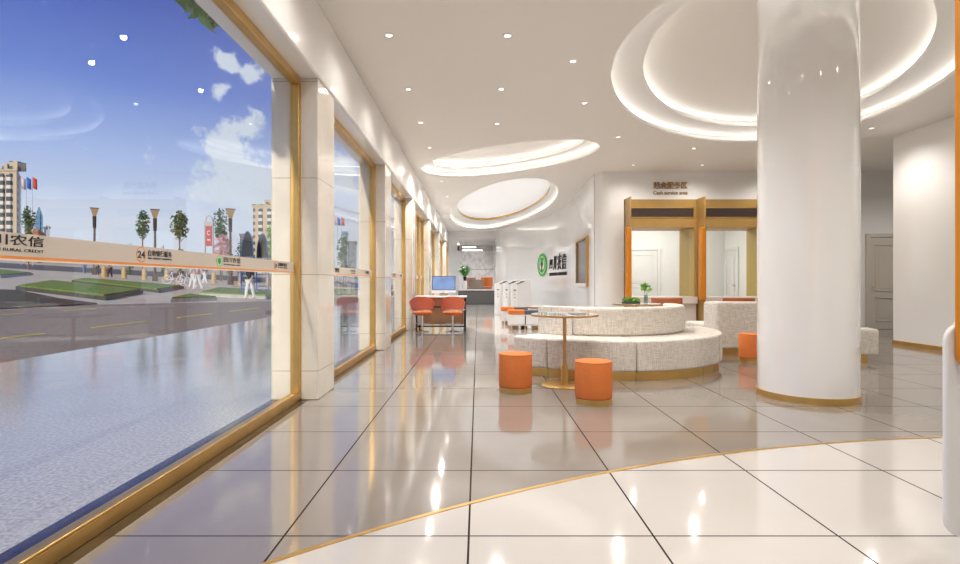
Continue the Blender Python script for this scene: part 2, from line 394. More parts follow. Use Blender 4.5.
# ================================================================= STRUCTURE
H = 3.68
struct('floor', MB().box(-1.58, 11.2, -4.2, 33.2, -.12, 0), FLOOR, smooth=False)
arcp = []
a0 = math.atan2(1.8+3.765, -1.1-3.967); a1 = math.atan2(3.0+3.765, 7.3-3.967)
for i in range(61):
    a = a0+(a1-a0)*i/60; arcp.append(a)
poly = [(ARC[0]+(ARC[2]+.012)*math.cos(a), ARC[1]+(ARC[2]+.012)*math.sin(a)) for a in arcp]+[(ARC[0]+(ARC[2]-.012)*math.cos(a), ARC[1]+(ARC[2]-.012)*math.sin(a)) for a in reversed(arcp)]
struct('trim_1', MB().prism(poly, 0, .003), GOLD)
# ceiling with three oval recesses
ovals = [(3.886, 6.945, 3.139, 1.951, 58.7), (.519, 11.321, 2.225, 1.143, -42.0), (.667, 19.458, 6.281, 1.640, 96.1)]
rect = [(-1.95, -4.2), (11.2, -4.2), (11.2, 33.2), (-1.95, 33.2)]
ce = struct('ceiling', holed(rect, [ell(*o) for o in ovals], H, H+.04), CEIL, smooth=False)
def grow(o, d): return (o[0], o[1], o[2]+d, o[3]+d, o[4])
for k, o in enumerate(ovals):
    g = .17 if k < 2 else .2
    st = .16
    inner = (o[0], o[1], o[2]*.86, o[3]*.80, o[4]) if k < 2 else (o[0]+.03, o[1]-.9, o[2]*.80, o[3]*.84, o[4])
    z1 = H+st; z2 = z1+st
    rim = link('cove_wall', band_wall(ell(*grow(o, g)), H+.04, z1), CEILW, ce)
    link('light_strip', band_wall(ell(*grow(o, g-.012)), H+.045, H+.075), LED, ce)
    link('cove_step', holed(ell(*grow(o, g)), [ell(*inner)], z1, z1+.03), CEILW, ce, smooth=False)
    if k < 2:
        link('cove_wall', band_wall(ell(*grow(inner, g)), z1+.03, z2), CEILW, ce)
        link('light_strip', band_wall(ell(*grow(inner, g-.012)), z1+.035, z1+.065), LED, ce)
        link('cove_cap', holed(ell(*grow(inner, g)), [], z2, z2+.03), CEIL, ce, smooth=False)
    else:
        link('cove_wall', band_wall(ell(*inner), z1, z1+.12), GOLD, ce)
        link('light_panel', holed(ell(*inner), [], z1+.10, z1+.13), PANEL, ce, smooth=False)
struct('trim_2', MB().box(-1.93, -1.47, -4.2, 33.2, 3.0, H), WALLW, bevel=.02)   # beam over the windows
struct('wall_left', MB().box(-1.93, -1.5, -4.2, -1.5, 0, 3.0), STONE)
struct('wall_back', MB().box(-1.93, 7.5, -4.4, -4.2, 0, H), WALLM)
struct('wall_far', MB().box(-1.93, 3, 33.2, 33.4, 0, H), WALLM)
struct('roof', MB().box(-2.05, 11.4, -4.4, 33.4, H+.45, H+.6), WALLM)
struct('fascia', MB().box(-2.05, -1.95, -4.4, 33.4, H, H+.45), WALLM)
wr = struct('wall_right', MB().box(7.39, 7.6, -4.2, 9.45, 0, H), WALLW)
struct('baseboard_right', MB().box(7.375, 7.39, -4.2, 9.45, 0, .07).box(7.375, 7.6, 9.45, 9.465, 0, .07), GOLD)
struct('wall_side', MB().box(11.0, 11.2, 8.0, 12.4, 0, H), WALLM)
struct('wall_recess', MB().box(7.6, 11.0, 7.9, 8.0, 0, H), WALLM)
# cash wall at Y = 12.4 with the booth openings
struct('wall_cash', MB().box(3.41, 6.81, 12.4, 12.55, 3.03, H).box(6.81, 11.2, 12.4, 12.55, 0, H), WALLW)
struct('baseboard_cash', MB().box(6.81, 8.96, 12.385, 12.4, 0, .1).box(9.98, 11.0, 12.385, 12.4, 0, .1), WHITE)
# curved glossy wall with the bank sign
path = [(3.41, 12.40), (3.1, 12.40), (2.95, 12.41), (2.87, 12.46), (2.80, 12.56), (2.77, 12.7), (2.79, 13.55), (2.87, 15.3), (2.98, 17.6), (2.75, 20.7), (2.42, 21.8), (1.95, 23.4), (1.45, 24.9), (.9, 26.3), (.92, 26.6), (.98, 33.2)]
outp = [(3.41, 12.55), (3.2, 12.58), (3.2, 16), (3.25, 18), (3.1, 21), (2.6, 23.2), (1.9, 25.5), (1.25, 26.8), (1.2, 33.2)]
struct('wall_curved', MB().prism(path+outp[::-1], 0, H), WALLW, ang=30)
# back office seen through the booths
struct('wall_office', MB().box(3.2, 7.67, 16.5, 16.6, 0, 3.2).box(7.67, 7.77, 12.55, 16.6, 0, 3.2), WALLM)
struct('ceiling_office', MB().box(3.2, 7.77, 12.55, 16.6, 3.2, 3.3), WALLM)
area('office_fill', (4.9, 14.9, 3.15), 2.6, 1.2, 85)  # added lamp, out of view, brightens the room behind the booths
def panel_door(name, w, h, loc, rz, m, panels, knob):
    e = sempty(name, loc); e.rotation_euler = (0, 0, rz)
    f = MB().box(-.09, 0, -.05, .0, 0, h+.09).box(w, w+.09, -.05, 0, 0, h+.09).box(0, w, -.05, 0, h, h+.09)
    link('door_frame', f, m, e, bevel=.008)
    d = link('door_leaf', MB().box(.004, w-.004, -.03, 0, .005, h-.004), m, e, bevel=.004)
    for z0, z1 in panels:
        mm = MB()
        for a, b, c, q in ((.13, w-.13, z0, z0+.03), (.13, w-.13, z1-.03, z1), (.13, .16, z0, z1), (w-.16, w-.13, z0, z1)): mm.box(a, b, -.045, -.03, c, q)
        mm.box(.2, w-.2, -.038, -.03, z0+.07, z1-.07)
        link('door_panel', mm, m, d, bevel=.006)
    kx = .07 if knob < 0 else w-.07
    kn = MB().tube([(kx, -.03, 1.0), (kx, -.075, 1.0)], .011).lathe([(0, -.028), (.02, -.02), (.028, 0), (.02, .02), (0, .028)], kx, -.095, 16, 1.0)
    link('door_handle', kn, GOLD, d)
    return e
panel_door('door_1', .85, 2.14, (9.13, 12.4, 0), 0, DOORM, [(.18, .75), (.88, 1.98)], -1)
panel_door('door_2', .95, 2.08, (4.62, 16.5, 0), 0, WHITE, [(.18, .95), (1.05, 1.95)], -1)
panel_door('door_3', .62, 2.05, (7.67, 16.3, 0), -PI/2, WHITE, [(.18, .95), (1.05, 1.95)], 1)

# stone piers and windows
piers = [4.95, 8.55, 12.1, 16.2, 20.2, 24.7, 29.5]
for y in piers: struct('pillar', MB().box(-1.93, -1.49, y, y+.56, 0, 3.0), STONE, bevel=.012)
struct('pillar', MB().box(-1.93, -1.52, 33.0, 33.2, 0, 3.0), STONE)
struct('threshold', MB().box(-1.66, -1.58, -1.5, 33, -.12, .001), THRESH)
struct('window_sill', MB().box(-1.93, -1.66, -1.5, 33, -.12, .002), NAVY)
XG = -1.70
def text_on_band(body, y0, w, z0, h, parent, bold=0, m=INK, nm='lettering'):
    me = fit_text(body, w, h, .0006, 0, bold)
    me.transform(Matrix.Translation((XG+.0075, y0, z0)) @ Matrix.Rotation(PI/2, 4, 'Z') @ Matrix.Rotation(PI/2, 4, 'X'))
    return link(nm, me, m, parent, world=True, smooth=False)
def disc_on_band(y, z, r, m, parent, off, nm):
    mb = MB(); n = 28
    mb.bm.faces.new([mb.bm.verts.new((XG+off, y+r*math.cos(2*PI*i/n), z+r*math.sin(2*PI*i/n))) for i in range(n)])
    return link(nm, mb, m, parent, world=True, smooth=False)
starts = [-1.5]+[y+.56 for y in piers[:-1]]
for i, (ya, yb) in enumerate(zip(starts, piers)):
    w = sempty('window_%d' % (i+1), (XG, (ya+yb)/2, 0))
    fr = MB().box(-1.73, -1.65, ya, yb, 0, .075).box(-1.73, -1.65, ya, yb, 2.925, 3.0).box(-1.73, -1.65, yb-.06, yb, .075, 2.925).box(-1.73, -1.65, ya, ya+.06, .075, 2.925)
    fr.box(-1.665, -1.645, ya, yb, .075, .09)
    link('window_frame', fr, GOLD, w, world=True, bevel=.006)
    if i == 3:
        for my in (14.2, 15.1): link('mullion', MB().box(-1.73, -1.65, my-.04, my+.04, .075, 2.925), GOLD, w, world=True, bevel=.005)
    link('window_pane', MB().box(XG-.004, XG+.004, ya+.06, yb-.06, .075, 2.925), GLASS, w, world=True, smooth=False)
    b = link('safety_band', MB().box(XG+.0045, XG+.0065, ya+.02, yb-.03, 1.195, 1.28), BAND, w, world=True, smooth=False)
    link('orange_stripe', MB().box(XG+.0045, XG+.0068, ya+.02, yb-.03, 1.184, 1.195), BANDO, b, world=True, smooth=False)
    link('beige_stripe', MB().box(XG+.0045, XG+.0066, ya+.02, yb-.03, 1.177, 1.184), BANDG, b, world=True, smooth=False)
    if i > 3: continue
    k = 0
    # period of the print 1.775 m: round green emblem, name, then the 24 h mark
    y = 1.70-1.775*3
    while y < yb:
        def ok(a, bb): return a > ya+.05 and bb < yb-.04
        if ok(y-.06, y+.40):
            big = (abs(y-1.70) < .01)
            if not big:
                disc_on_band(y, 1.238, .036, GREENL, b, .0071, 'emblem'); disc_on_band(y, 1.238, .030, LOGOW, b, .0076, 'emblem'); disc_on_band(y, 1.238, .023, GREENL, b, .0081, 'emblem')
                text_on_band('∩', y-.012, .024, 1.222, .03, b, .02, LOGOW, 'emblem')
                text_on_band('四川农信', y+.06, .25, 1.232, .036, b, .006); text_on_band('SICHUAN RURAL CREDIT', y+.06, .25, 1.213, .009, b)
            else:
                disc_on_band(y-.05, 1.238, .036, GREENL, b, .0071, 'emblem')
                text_on_band('四川农信', y+.07, .30, 1.234, .040, b, .01); text_on_band('SICHUAN RURAL CREDIT', y+.07, .30, 1.212, .011, b)
        z = y+.97
        if ok(z-.06, z+.30):
            disc_on_band(z, 1.238, .040, BANDO, b, .0071, 'emblem'); disc_on_band(z, 1.238, .034, BAND, b, .0076, 'emblem')
            text_on_band('24', z-.03, .06, 1.220, .036, b, .03)
            text_on_band('自助银行服务', z+.055, .21, 1.234, .032, b, .012); text_on_band('SELF-SERVICE BANKING', z+.055, .21, 1.218, .010, b)
        y += 1.775
# round column
cx, cy, crr = 3.18, 5.14, .426
co = sempty('column', (cx, cy, 0))
link('column_shaft', MB().cyl(0, 0, .06, H+.31, crr, 96), COLW, co)
link('base_ring', MB().lathe([(crr-.02, 0), (crr+.012, 0), (crr+.012, .06), (crr-.02, .06)], 0, 0, 96), GOLD, co)
link('column_joint', MB().tube([(crr*math.cos(R(-28))+.0, crr*math.sin(R(-28)), .07), (crr*math.cos(R(-28)), crr*math.sin(R(-28)), H)], .002, 6), CHROME, co)
# far zone finishes
struct('wall_panel', MB().box(-1.3, .95, 33.16, 33.2, .3, 3.03), MARBLE)
struct('trim_3', MB().box(-1.3, .95, 33.12, 33.2, 3.03, 3.38), mat('grey_mirror', (.50, .49, .48), .25, 0))
struct('trim_4', MB().box(-1.3, .95, 33.14, 33.2, 1.86, 1.90), CHROME)
struct('trim_5', MB().box(-1.5, -.95, 27.0, 27.1, 0, H-.35).box(-1.5, .9, 27.0, 27.1, H-.35, H), WALLM)

# ================================================================= CEILING LIGHTS
def make_down(label, lit=True):
    t = thing('ceiling_light', label, 'ceiling light', (0, 0, H), 0, 'recessed downlights')
    link('trim_ring', MB().lathe([(.032, -.002), (.036, -.008), (.052, -.006), (.055, 0), (.032, 0)], 0, 0, 28), WHITE, t)
    link('lens', MB().lathe([(0, -.003), (.034, -.003), (.034, 0), (0, 0)], 0, 0, 24), LAMPM, t)
    d = bpy.data.lights.new('downlight_lamp', 'SPOT'); d.energy = SPOT_E; d.spot_size = R(150); d.spot_blend = 1; d.shadow_soft_size = .025; d.color = (1, .95, .89)
    l = bpy.data.objects.new('downlight_lamp', d); COL.objects.link(l); l.parent = t; l.location = (0, 0, -.02)
    return t
OR = ['first', 'second', 'third', 'fourth', 'fifth', 'sixth', 'seventh', 'eighth', 'ninth', 'tenth', 'eleventh', 'twelfth', 'thirteenth', 'fourteenth', 'fifteenth', 'sixteenth', 'seventeenth']
spots = []
for i, y in enumerate([5.55, 7.1, 8.6, 10.2, 11.7, 13.6, 16, 18.5, 21, 24, 28]): spots.append((-.93, y, 'small round downlight in the row along the windows, %s from the front' % OR[i]))
for i, y in enumerate([5.56, 7.1, 8.65]): spots.append((.31, y, 'small round downlight in the middle row before the small oval recess, %s from the front' % OR[i]))
for i, (x, y) in enumerate([(1.11, 6.2), (1.53, 7.65), (2.49, 9.45)]): spots.append((x, y, 'small round downlight along the left rim of the large ceiling recess, %s from the front' % OR[i]))
spots += [(4.17, 10.25, 'small round downlight between the large recess and the cash service sign'), (3.42, 11.7, 'small round downlight above the left end of the cash service wall'),
          (4.94, 11.7, 'small round downlight above the second cash booth'), (6.6, 8.9, 'small round downlight just right of the white column near the right wall'),
          (1.0, 28.5, 'small round downlight at the far end beside the curved wall edge'), (6.6, 11.7, 'small round downlight over the hidden right end of the cash wall'), (9.3, 10.6, 'small round downlight in front of the beige panel door')]
spots[-3] = (-.1, 30.5, 'small round downlight over the grey counter at the far end')
for i, (x, y) in enumerate([(-.93, 3.9), (-.93, 2.2), (.31, 4.0), (.31, 2.4), (1.55, 3.2), (3.0, 2.6), (4.4, 3.1), (5.8, 2.9), (6.9, 5.2), (1.5, 1.2), (3.6, .6), (5.6, .6), (-.5, .2), (1.8, -1.6), (5, -1.8), (-.7, -2.2)]):
    spots.append((x, y, 'small round downlight overhead outside the picture, %s of those seen only as reflections' % OR[i]))
d0 = None; lampdata = {}
for x, y, lb in spots:
    t = make_down(lb) if d0 is None else copy_tree(d0)
    if d0 is None: d0 = t; d_base = [c for c in t.children if c.type == 'LIGHT'][0].data
    t['label'] = lb; t.location = (x, y, H)
    lamp_o = [c for c in t.children if c.type == 'LIGHT'][0]
    kk = 'edge' if x == -.93 and y < 11 else 'far' if y > 13 or x == -.93 else 'cash' if y > 11 else 'near' if y < 5.2 else 'mid'
    if kk not in lampdata:
        dd = d_base.copy(); dd.energy = SPOT_E*{'edge': .5, 'far': 3.1, 'near': .74, 'mid': 1.15, 'cash': .55}[kk]; lampdata[kk] = dd
    lamp_o.data = lampdata[kk]

# ================================================================= LOUNGE FURNITURE
def stool(label, x, y):
    t = thing('pouf_stool', label, 'stool', (x, y, 0), 0, 'round orange stools')
    r = .168
    link('cushion', MB().lathe([(0, .05), (r-.01, .05), (r-.002, .058), (r, .07), (r, .365), (r-.008, .38), (r-.03, .387), (0, .39)], 0, 0, 56), ORANGE, t)
    link('piping', MB().tube([((r-.004)*math.cos(2*PI*i/48), (r-.004)*math.sin(2*PI*i/48), .378) for i in range(48)], .004, 6, True), ORANGE, t)
    link('base_ring', MB().cyl(0, 0, 0, .05, r-.002, 56), GOLD, t)
    return t
s0 = stool('round orange fabric stool left of the pedestal table', .378, 5.36)
for lb, x, y in (('round orange fabric stool right of the pedestal table, nearest to the viewer', 1.055, 4.85), ('round orange fabric stool half hidden behind the white column', 3.80, 7.37)):
    c = copy_tree(s0); c['label'] = lb; c.location = (x, y, 0)
# high table
def ptable(label, x, y, rad, tray):
    t = thing('pedestal_table', label, 'table', (x, y, 0), 0, 'round pedestal tables')
    link('base', MB().lathe([(0, 0), (.25, 0), (.25, .008), (.24, .014), (0, .016)], 0, 0, 56), GOLD, t)
    link('sleeve', MB().lathe([(0, .016), (.038, .016), (.038, .215), (.022, .23), (0, .23)], 0, 0, 32), GOLD, t)
    link('pole', MB().cyl(0, 0, .23, .735, .0195, 24), COPPER, t)
    link('table_rim', MB().lathe([(rad-.03, .735), (rad, .74), (rad, .757), (rad-.006, .76), (rad-.03, .76)], 0, 0, 72), COPPER, t)
    link('tabletop', MB().cyl(0, 0, .738, .7605, rad-.008, 72), mat('glossy_top', (.62, .60, .57), .08, coat=.5), t)
    return t
ptable('round pedestal table between the two front orange stools', .925, 5.67, .358, True)
tr = tag(base_origin(link('serving_tray', MB().box(.98, 1.14, 5.60, 5.83, .7607, .772), mat('tray_grey', (.30, .29, .28), .4), bevel=.008)), 'thin grey rectangular tray on the front pedestal table', 'tray')
ptable('round pedestal table behind the left end of the curved sofa back', .955, 7.42, .30, False)
ptable('round pedestal table with green plants in front of the first cash booth', 2.52, 8.42, .38, False)

# curved sofa
SC = (1.65, 7.53)
so = thing('curved_sofa', 'large beige linen sofa curving round behind the orange stools', 'sofa', (SC[0], SC[1], 0))
cuts = [222, 238.6, 274, 324, 370]
for a, b in zip(cuts, cuts[1:]):
    n = max(8, int((b-a)/1.5))
    link('seat_cushion', MB().arc(0, 0, 1.06, 1.65, a+.12, b-.12, .10, .45, n), LINEN, so, bevel=.045, seg=5)
for a, b in ((222, 238.6), (238.6, 274), (274, 309), (309, 370)):
    link('plinth', MB().arc(0, 0, 1.1, 1.61, a+.1, b-.1, 0, .0995, 30), GOLD, so)
for a, b in ((222, 245), (245, 370)):
    link('backrest', MB().arc(0, 0, 1.03, 1.2, a+.02, b-.02, .452, .795, 60), LINEN, so, bevel=.045, seg=5)
# second sofa behind
s2 = thing('angular_sofa', 'beige linen sofa with high back left of the white column', 'sofa', (4.2, 8.0, 0))
link('backrest', MB().prism([(3.59, 8.0), (5.0, 7.86), (5.0, 8.16), (3.52, 8.32)], .09, .80), LINEN, s2, world=True, bevel=.04, seg=4)
link('seat_cushion', MB().prism([(3.54, 8.33), (5.0, 8.17), (5.05, 8.8), (3.48, 8.95)], .09, .45), LINEN, s2, world=True, bevel=.04, seg=4)
link('plinth', MB().prism([(3.62, 8.05), (4.95, 7.91), (4.97, 8.75), (3.56, 8.88)], 0, .089), GOLD, s2, world=True)
link('tab', MB().lathe([(0, -.02), (.02, 0), (0, .02)], 4.33, 7.915, 12, .70), GOLD, s2, world=True)
bn = thing('upholstered_bench', 'low beige linen bench end showing right of the white column', 'bench', (5.1, 7.6, 0))
link('seat_cushion', MB().prism([(4.45, 7.42), (5.52, 7.30), (5.60, 7.62), (5.2, 7.78), (4.5, 7.78)], .09, .45), LINEN, bn, world=True, bevel=.035, seg=4)
link('plinth', MB().prism([(4.5, 7.46), (5.40, 7.36), (5.48, 7.58), (5.15, 7.72), (4.55, 7.72)], 0, .089), GOLD, bn, world=True)

# plants on the table by the booths
pb = thing('planter_bowl', 'low tray of small bright green plants on the table by the booth', 'plant', (2.43, 8.42, .7605))
link('tray', MB().box(-.14, .13, -.05, .05, 0, .03), mat('slate', (.05, .06, .05), .5), pb, bevel=.005)
link('foliage', MB().leaves(420, (0, 0, .055), (.14, .06, .035), .026), LEAFY, pb, smooth=False)
va = thing('glass_vase', 'clear glass vase holding a sprig of lime green leaves by the booth', 'vase', (2.66, 8.42, .7605))
link('vessel', MB().lathe([(0, 0), (.032, 0), (.034, .13), (.030, .13), (.028, .008), (0, .008)], 0, 0, 28), VGLASS, va)
st = MB()
for p in ((-.03, 0, .24), (.02, .02, .27), (.05, -.02, .22)): st.tube([(0, 0, .01), (p[0]*.4, p[1]*.4, .14), p], .003, 6)
link('stem', st, LEAF, va)
lf = MB()
for p, n, sz in (((-.05, 0, .25), 8, .06), ((.02, .02, .29), 10, .065), ((.07, -.02, .22), 7, .06), ((0, 0, .23), 6, .05)): lf.leaves(n, p, (.05, .04, .028), sz, 1.3)
link('foliage', lf, LEAFY, va, smooth=False)

# ================================================================= CASH BOOTHS
def booth(label, x0):
    t = thing('cash_booth', label, 'service booth', (x0, 12.4, 0), 0, 'gold framed cash booths')
    w = 1.68; f = -.42
    link('side_panel', MB().box(0, .03, f, .90, 0, 3.03), GOLDP, t)
    link('side_panel', MB().box(w-.066, w-.004, 0, .90, 0, 2.377), OLIVE, t)
    link('front_post', MB().box(w-.066, w-.004, -.02, -.001, 0, 2.377), GOLDP, t)
    hd = link('header', MB().box(.03, w-.004, 0, .10, 2.378, 3.03).box(.03, w-.004, .1, .9, 2.378, 2.42), GOLDP, t)
    link('vent_frame', MB().box(.05, w-.07, -.012, 0, 2.82, 2.84).box(.05, w-.07, -.012, 0, 2.60, 2.62).box(.05, .065, -.012, 0, 2.62, 2.82).box(w-.085, w-.07, -.012, 0, 2.62, 2.82), GOLD, hd)
    g = MB()
    for k in range(12): g.box(.065, w-.085, -.008, -.001, 2.622+k*.0163, 2.633+k*.0163)
    link('vent_grille', g.box(.065, w-.085, -.003, -.0005, 2.62, 2.82), VENT, hd, smooth=False)
    link('orange_post', MB().prism([(.032, f-.03), (-.055, f-.03), (-.085, f), (-.085, f+.12), (-.002, f+.12), (-.002, f-.003), (.032, f-.003)], .70, 2.33), ORANGEG, t, bevel=.02)
    link('counter', MB().box(.03, w-.067, -.22, .55, .60, .76), WHITEW, t, bevel=.012)
    link('counter_front', MB().box(.03, w-.067, -.12, -.08, .0, .60), WHITEW, t)
    link('booth_glass', MB().box(.03, w-.067, .3, .308, .76, 2.377), glass_mat('booth_glass', refl=.8), t, smooth=False)
    return t
booth('left gold framed cash booth with orange edge post, beneath the sign', 3.43)
booth('right gold framed cash booth with orange edge post, cut off by the column', 5.11)
struct('wall_end', MB().box(6.79, 6.82, 11.98, 12.55, 0, 3.03), GOLDP)
def armchair(label, x, y):
    t = thing('tub_armchair', label, 'chair', (x, y, 0), PI, 'terracotta tub chairs at the booths')
    link('backrest', MB().arc(0, 0, .255, .33, 180, 360, .30, .77, 30), TERRA, t, bevel=.025)
    link('seat', MB().cyl(0, 0, .30, .46, .25, 40), TERRA, t, bevel=.03)
    for sx, sy in ((-1, -1), (1, -1), (-1, 1), (1, 1)): link('leg', MB().tube([(sx*.15, sy*.15, .30), (sx*.2, sy*.2, 0)], .013, 8), GOLD, t)
    return t
c0 = armchair('terracotta tub chair facing the left cash booth', 4.02, 11.35); c0.rotation_euler = (0, 0, 0)
c1 = copy_tree(c0); c1.location = (5.55, 11.35, 0); c1['label'] = 'terracotta tub chair facing the right cash booth'
# sign letters
sg = thing('wall_sign', 'gold wall lettering naming the cash service area above the booths', 'sign', (4.48, 12.4, 3.14))
def wall_text(body, x0, y, z0, w, h, ex, m, parent, bold, rz=0, nm='lettering'):
    me = fit_text(body, w, h, ex, 0, bold); me.transform(Matrix.Translation((x0, y, z0)) @ Matrix.Rotation(rz, 4, 'Z') @ Matrix.Rotation(PI/2, 4, 'X'))
    return link(nm, me, m, parent, world=True, smooth=False)
SIGNC = mat('sign_bronze', (.36, .22, .09), .4, .3)
wall_text('现金服务区', 4.09, 12.385, 3.275, .79, .165, .012, SIGNC, sg, .028)
wall_text('Cash service area', 4.09, 12.39, 3.14, .80, .09, .008, SIGNC, sg, .015)
# bank sign on the curved wall
A_, B_ = Vector((2.75, 20.7)), Vector((2.98, 17.6)); d = (B_-A_).normalized(); rz = math.atan2(d.y, d.x); nrmv = Vector((d.y, -d.x))
bs = thing('bank_sign', 'black calligraphic bank name with green round emblem on the curved wall', 'sign', (2.8, 20.0, 1.2))
def cw_text(body, s, z0, w, h, bold, m=INK, off=.015, shear=0, nm='lettering'):
    p = A_+d*s+nrmv*off; me = fit_text(body, w, h, .01, shear, bold); me.transform(Matrix.Translation((p.x, p.y, z0)) @ Matrix.Rotation(rz, 4, 'Z') @ Matrix.Rotation(PI/2, 4, 'X'))
    return link(nm, me, m, bs, world=True, smooth=False)
for ch, s, w, z, h in (('四', .22, .58, 1.60, .36), ('川', .95, .50, 1.54, .52), ('农', 1.58, .64, 1.53, .58), ('信', 2.32, .62, 1.54, .52)): cw_text(ch, s, z, w, h, .004, shear=.2, nm='character')
cw_text('SICHUAN RURAL CREDIT UNION', .25, 1.33, 2.7, .12, .03)
E_, F_ = Vector((2.42, 21.8)), Vector((2.75, 20.7)); d2 = (F_-E_).normalized(); n2 = Vector((d2.y, -d2.x)); cc = E_+d2*.58
def wdisc(r0, r1, off, m, nm, zc=1.75, th=.02):
    mb = MB(); n = 48; rings = []
    for r in (r1, r0): rings.append([Vector((cc.x+n2.x*off+d2.x*r*math.cos(2*PI*i/n), cc.y+n2.y*off+d2.y*r*math.cos(2*PI*i/n), zc+r*math.sin(2*PI*i/n))) for i in range(n)])
    bo = [mb.bm.verts.new(v) for v in rings[0]]; bb = [mb.bm.verts.new(v-Vector((n2.x, n2.y, 0))*th) for v in rings[0]]
    for i in range(n): mb.bm.faces.new((bo[i], bo[(i+1) % n], bb[(i+1) % n], bb[i]))
    if r0 < 1e-6: mb.bm.faces.new(bo)
    else:
        bi = [mb.bm.verts.new(v) for v in rings[1]]
        for i in range(n): mb.bm.faces.new((bo[i], bo[(i+1) % n], bi[(i+1) % n], bi[i]))
    bmesh.ops.recalc_face_normals(mb.bm, faces=mb.bm.faces[:])
    return link(nm, mb, m, bs, world=True, smooth=False)
ZC = 1.78
wdisc(0, .46, .03, GREENL, 'emblem_disc', ZC); wdisc(.32, .345, .034, LOGOW, 'emblem_ring', ZC, .002)
for s in (-1, 1):
    me = MB(); pts = [(.02, -.24), (.20, -.12), (.24, .1), (.12, .24), (.16, .02), (.06, -.08)]
    V = [me.bm.verts.new((cc.x+n2.x*.036+d2.x*s*a, cc.y+n2.y*.036+d2.y*s*a, ZC+b)) for a, b in pts]; me.bm.faces.new(V)
    link('emblem_leaf', me, LOGOW, bs, world=True, smooth=False)
wdisc(0, .085, .037, mat('logo_brown', (.12, .05, .03), .5), 'emblem_centre', ZC+.03, .002)
me = MB(); V = [me.bm.verts.new((cc.x+n2.x*.038+d2.x*a, cc.y+n2.y*.038+d2.y*a, ZC+b)) for a, b in ((-.07, -.26), (.07, -.26), (.05, .0), (-.05, .0))]; me.bm.faces.new(V)
link('emblem_stem', me, bpy.data.materials['logo_brown'], bs, world=True, smooth=False)
# framed dark window in the curved wall
P1, P2 = Vector((2.79, 13.55)), Vector((2.87, 15.3)); d3 = (P1-P2).normalized(); n3 = Vector((d3.y, -d3.x))
wi = sempty('window_8', (2.83, 14.5, 1.0))
def on_wall(s0, s1, z0, z1, o0, o1):
    mb = MB(); q = []
    for s_, o_ in ((s0, o0), (s1, o0), (s1, o1), (s0, o1)):
        p = P2+d3*s_+n3*o_; q.append((p.x, p.y))
    return mb.prism(q, z0, z1)
zz0, zz1, ww = .98, 2.28, 1.95
for a in ((0, .06, zz0, zz1), (ww-.06, ww, zz0, zz1), (.06, ww-.06, zz1-.06, zz1)): link('window_frame', on_wall(*a, -.03, .06), GOLD, wi, world=True)
link('window_ledge', on_wall(.06, ww-.06, zz0, zz0+.09, -.03, .07), WHITE, wi, world=True)
link('window_pane', on_wall(.06, ww-.06, zz0+.09, zz1-.06, .006, .014), DARKG, wi, world=True)
struct('wall_groove', MB().tube([(2.777, 12.66, 0), (2.777, 12.66, H)], .006, 6), mat('groove_grey', (.35, .34, .33), .5))

# ================================================================= MIDDLE DISTANCE
dk = thing('service_desk', 'low wood fronted desk with black frame beside the windows', 'desk', (-.82, 12.3, 0))
x0, x1, y0, y1 = -1.42, -.27, 12.0, 12.7
link('desktop', MB().box(x0-.01, x1+.01, y0-.01, y1, .745, .78), WHITE, dk, world=True, bevel=.006)
for lx in (x0+.03, x1-.03):
    for ly in (y0+.03, y1-.03):
        l = link('leg', MB().box(lx-.018, lx+.018, ly-.018, ly+.018, .075, .745), BLACK, dk, world=True)
        link('caster', MB().tube([(lx-.02, ly, .038), (lx+.02, ly, .038)], .037, 16), BLACK, l, world=True)
link('rail', MB().box(x0+.048, x1-.048, y0+.015, y0+.045, .52, .55), BLACK, dk, world=True)
link('rail', MB().box(x0+.048, x1-.048, y0+.015, y0+.045, .08, .115), BLACK, dk, world=True)
link('front_panel', MB().box(x0+.12, x1-.06, y0+.10, y0+.13, .13, .745), WOOD, dk, world=True)
link('side_panel', MB().box(x0+.05, x0+.12, y0+.08, y1-.05, .13, .745).box(x1-.06, x1-.048, y0+.08, y1-.05, .13, .745), WHITE, dk, world=True)
def dchair(label, x, y):
    t = thing('swivel_chair', label, 'chair', (x, y, 0), 0, 'coral chairs at the service desk')
    mb = MB(); n = 18; prev = None
    for i in range(n+1):                         # wrap-round back shell, open towards +Y
        a = R(188+164*i/n); tp = .785-.13*abs(math.cos(a))**3
        row = [mb.bm.verts.new((.27*math.cos(a)*k, .23*math.sin(a)*k+.02, z)) for k, z in ((.93, .50), (1.08, tp), (1.02, tp), (.87, .50))]
        if prev:
            for k in range(4): mb.bm.faces.new((prev[k], prev[(k+1) % 4], row[(k+1) % 4], row[k]))
        else: mb.bm.faces.new(row)
        prev = row
    mb.bm.faces.new(prev[::-1]); bmesh.ops.recalc_face_normals(mb.bm, faces=mb.bm.faces[:])
    link('backrest', mb, CORAL, t, bevel=.01)
    link('seat', MB().lathe([(0, .36), (.14, .365), (.21, .40), (.225, .43), (.20, .45), (0, .455)], 0, .02, 36), ORANGE, t)
    link('armrest', MB().tube([(-.235, .22, .485), (-.27, .1, .49), (-.262, -.06, .49), (-.19, -.19, .49), (0, -.235, .49), (.19, -.19, .49), (.262, -.06, .49), (.27, .1, .49), (.235, .22, .485)], .013, 8), CHROME, t)
    link('pole', MB().cyl(0, .02, .03, .36, .022, 16), CHROME, t)
    link('foot_bar', MB().tube([(-.16, .02, .19), (.16, .02, .19)], .008, 8), CHROME, t)
    link('base', MB().lathe([(0, 0), (.17, 0), (.17, .01), (.03, .03), (0, .03)], 0, .02, 32), CHROME, t)
    return t
k0 = dchair('coral shell swivel chair on the left of the service desk, nearest the windows', -1.23, 11.72)
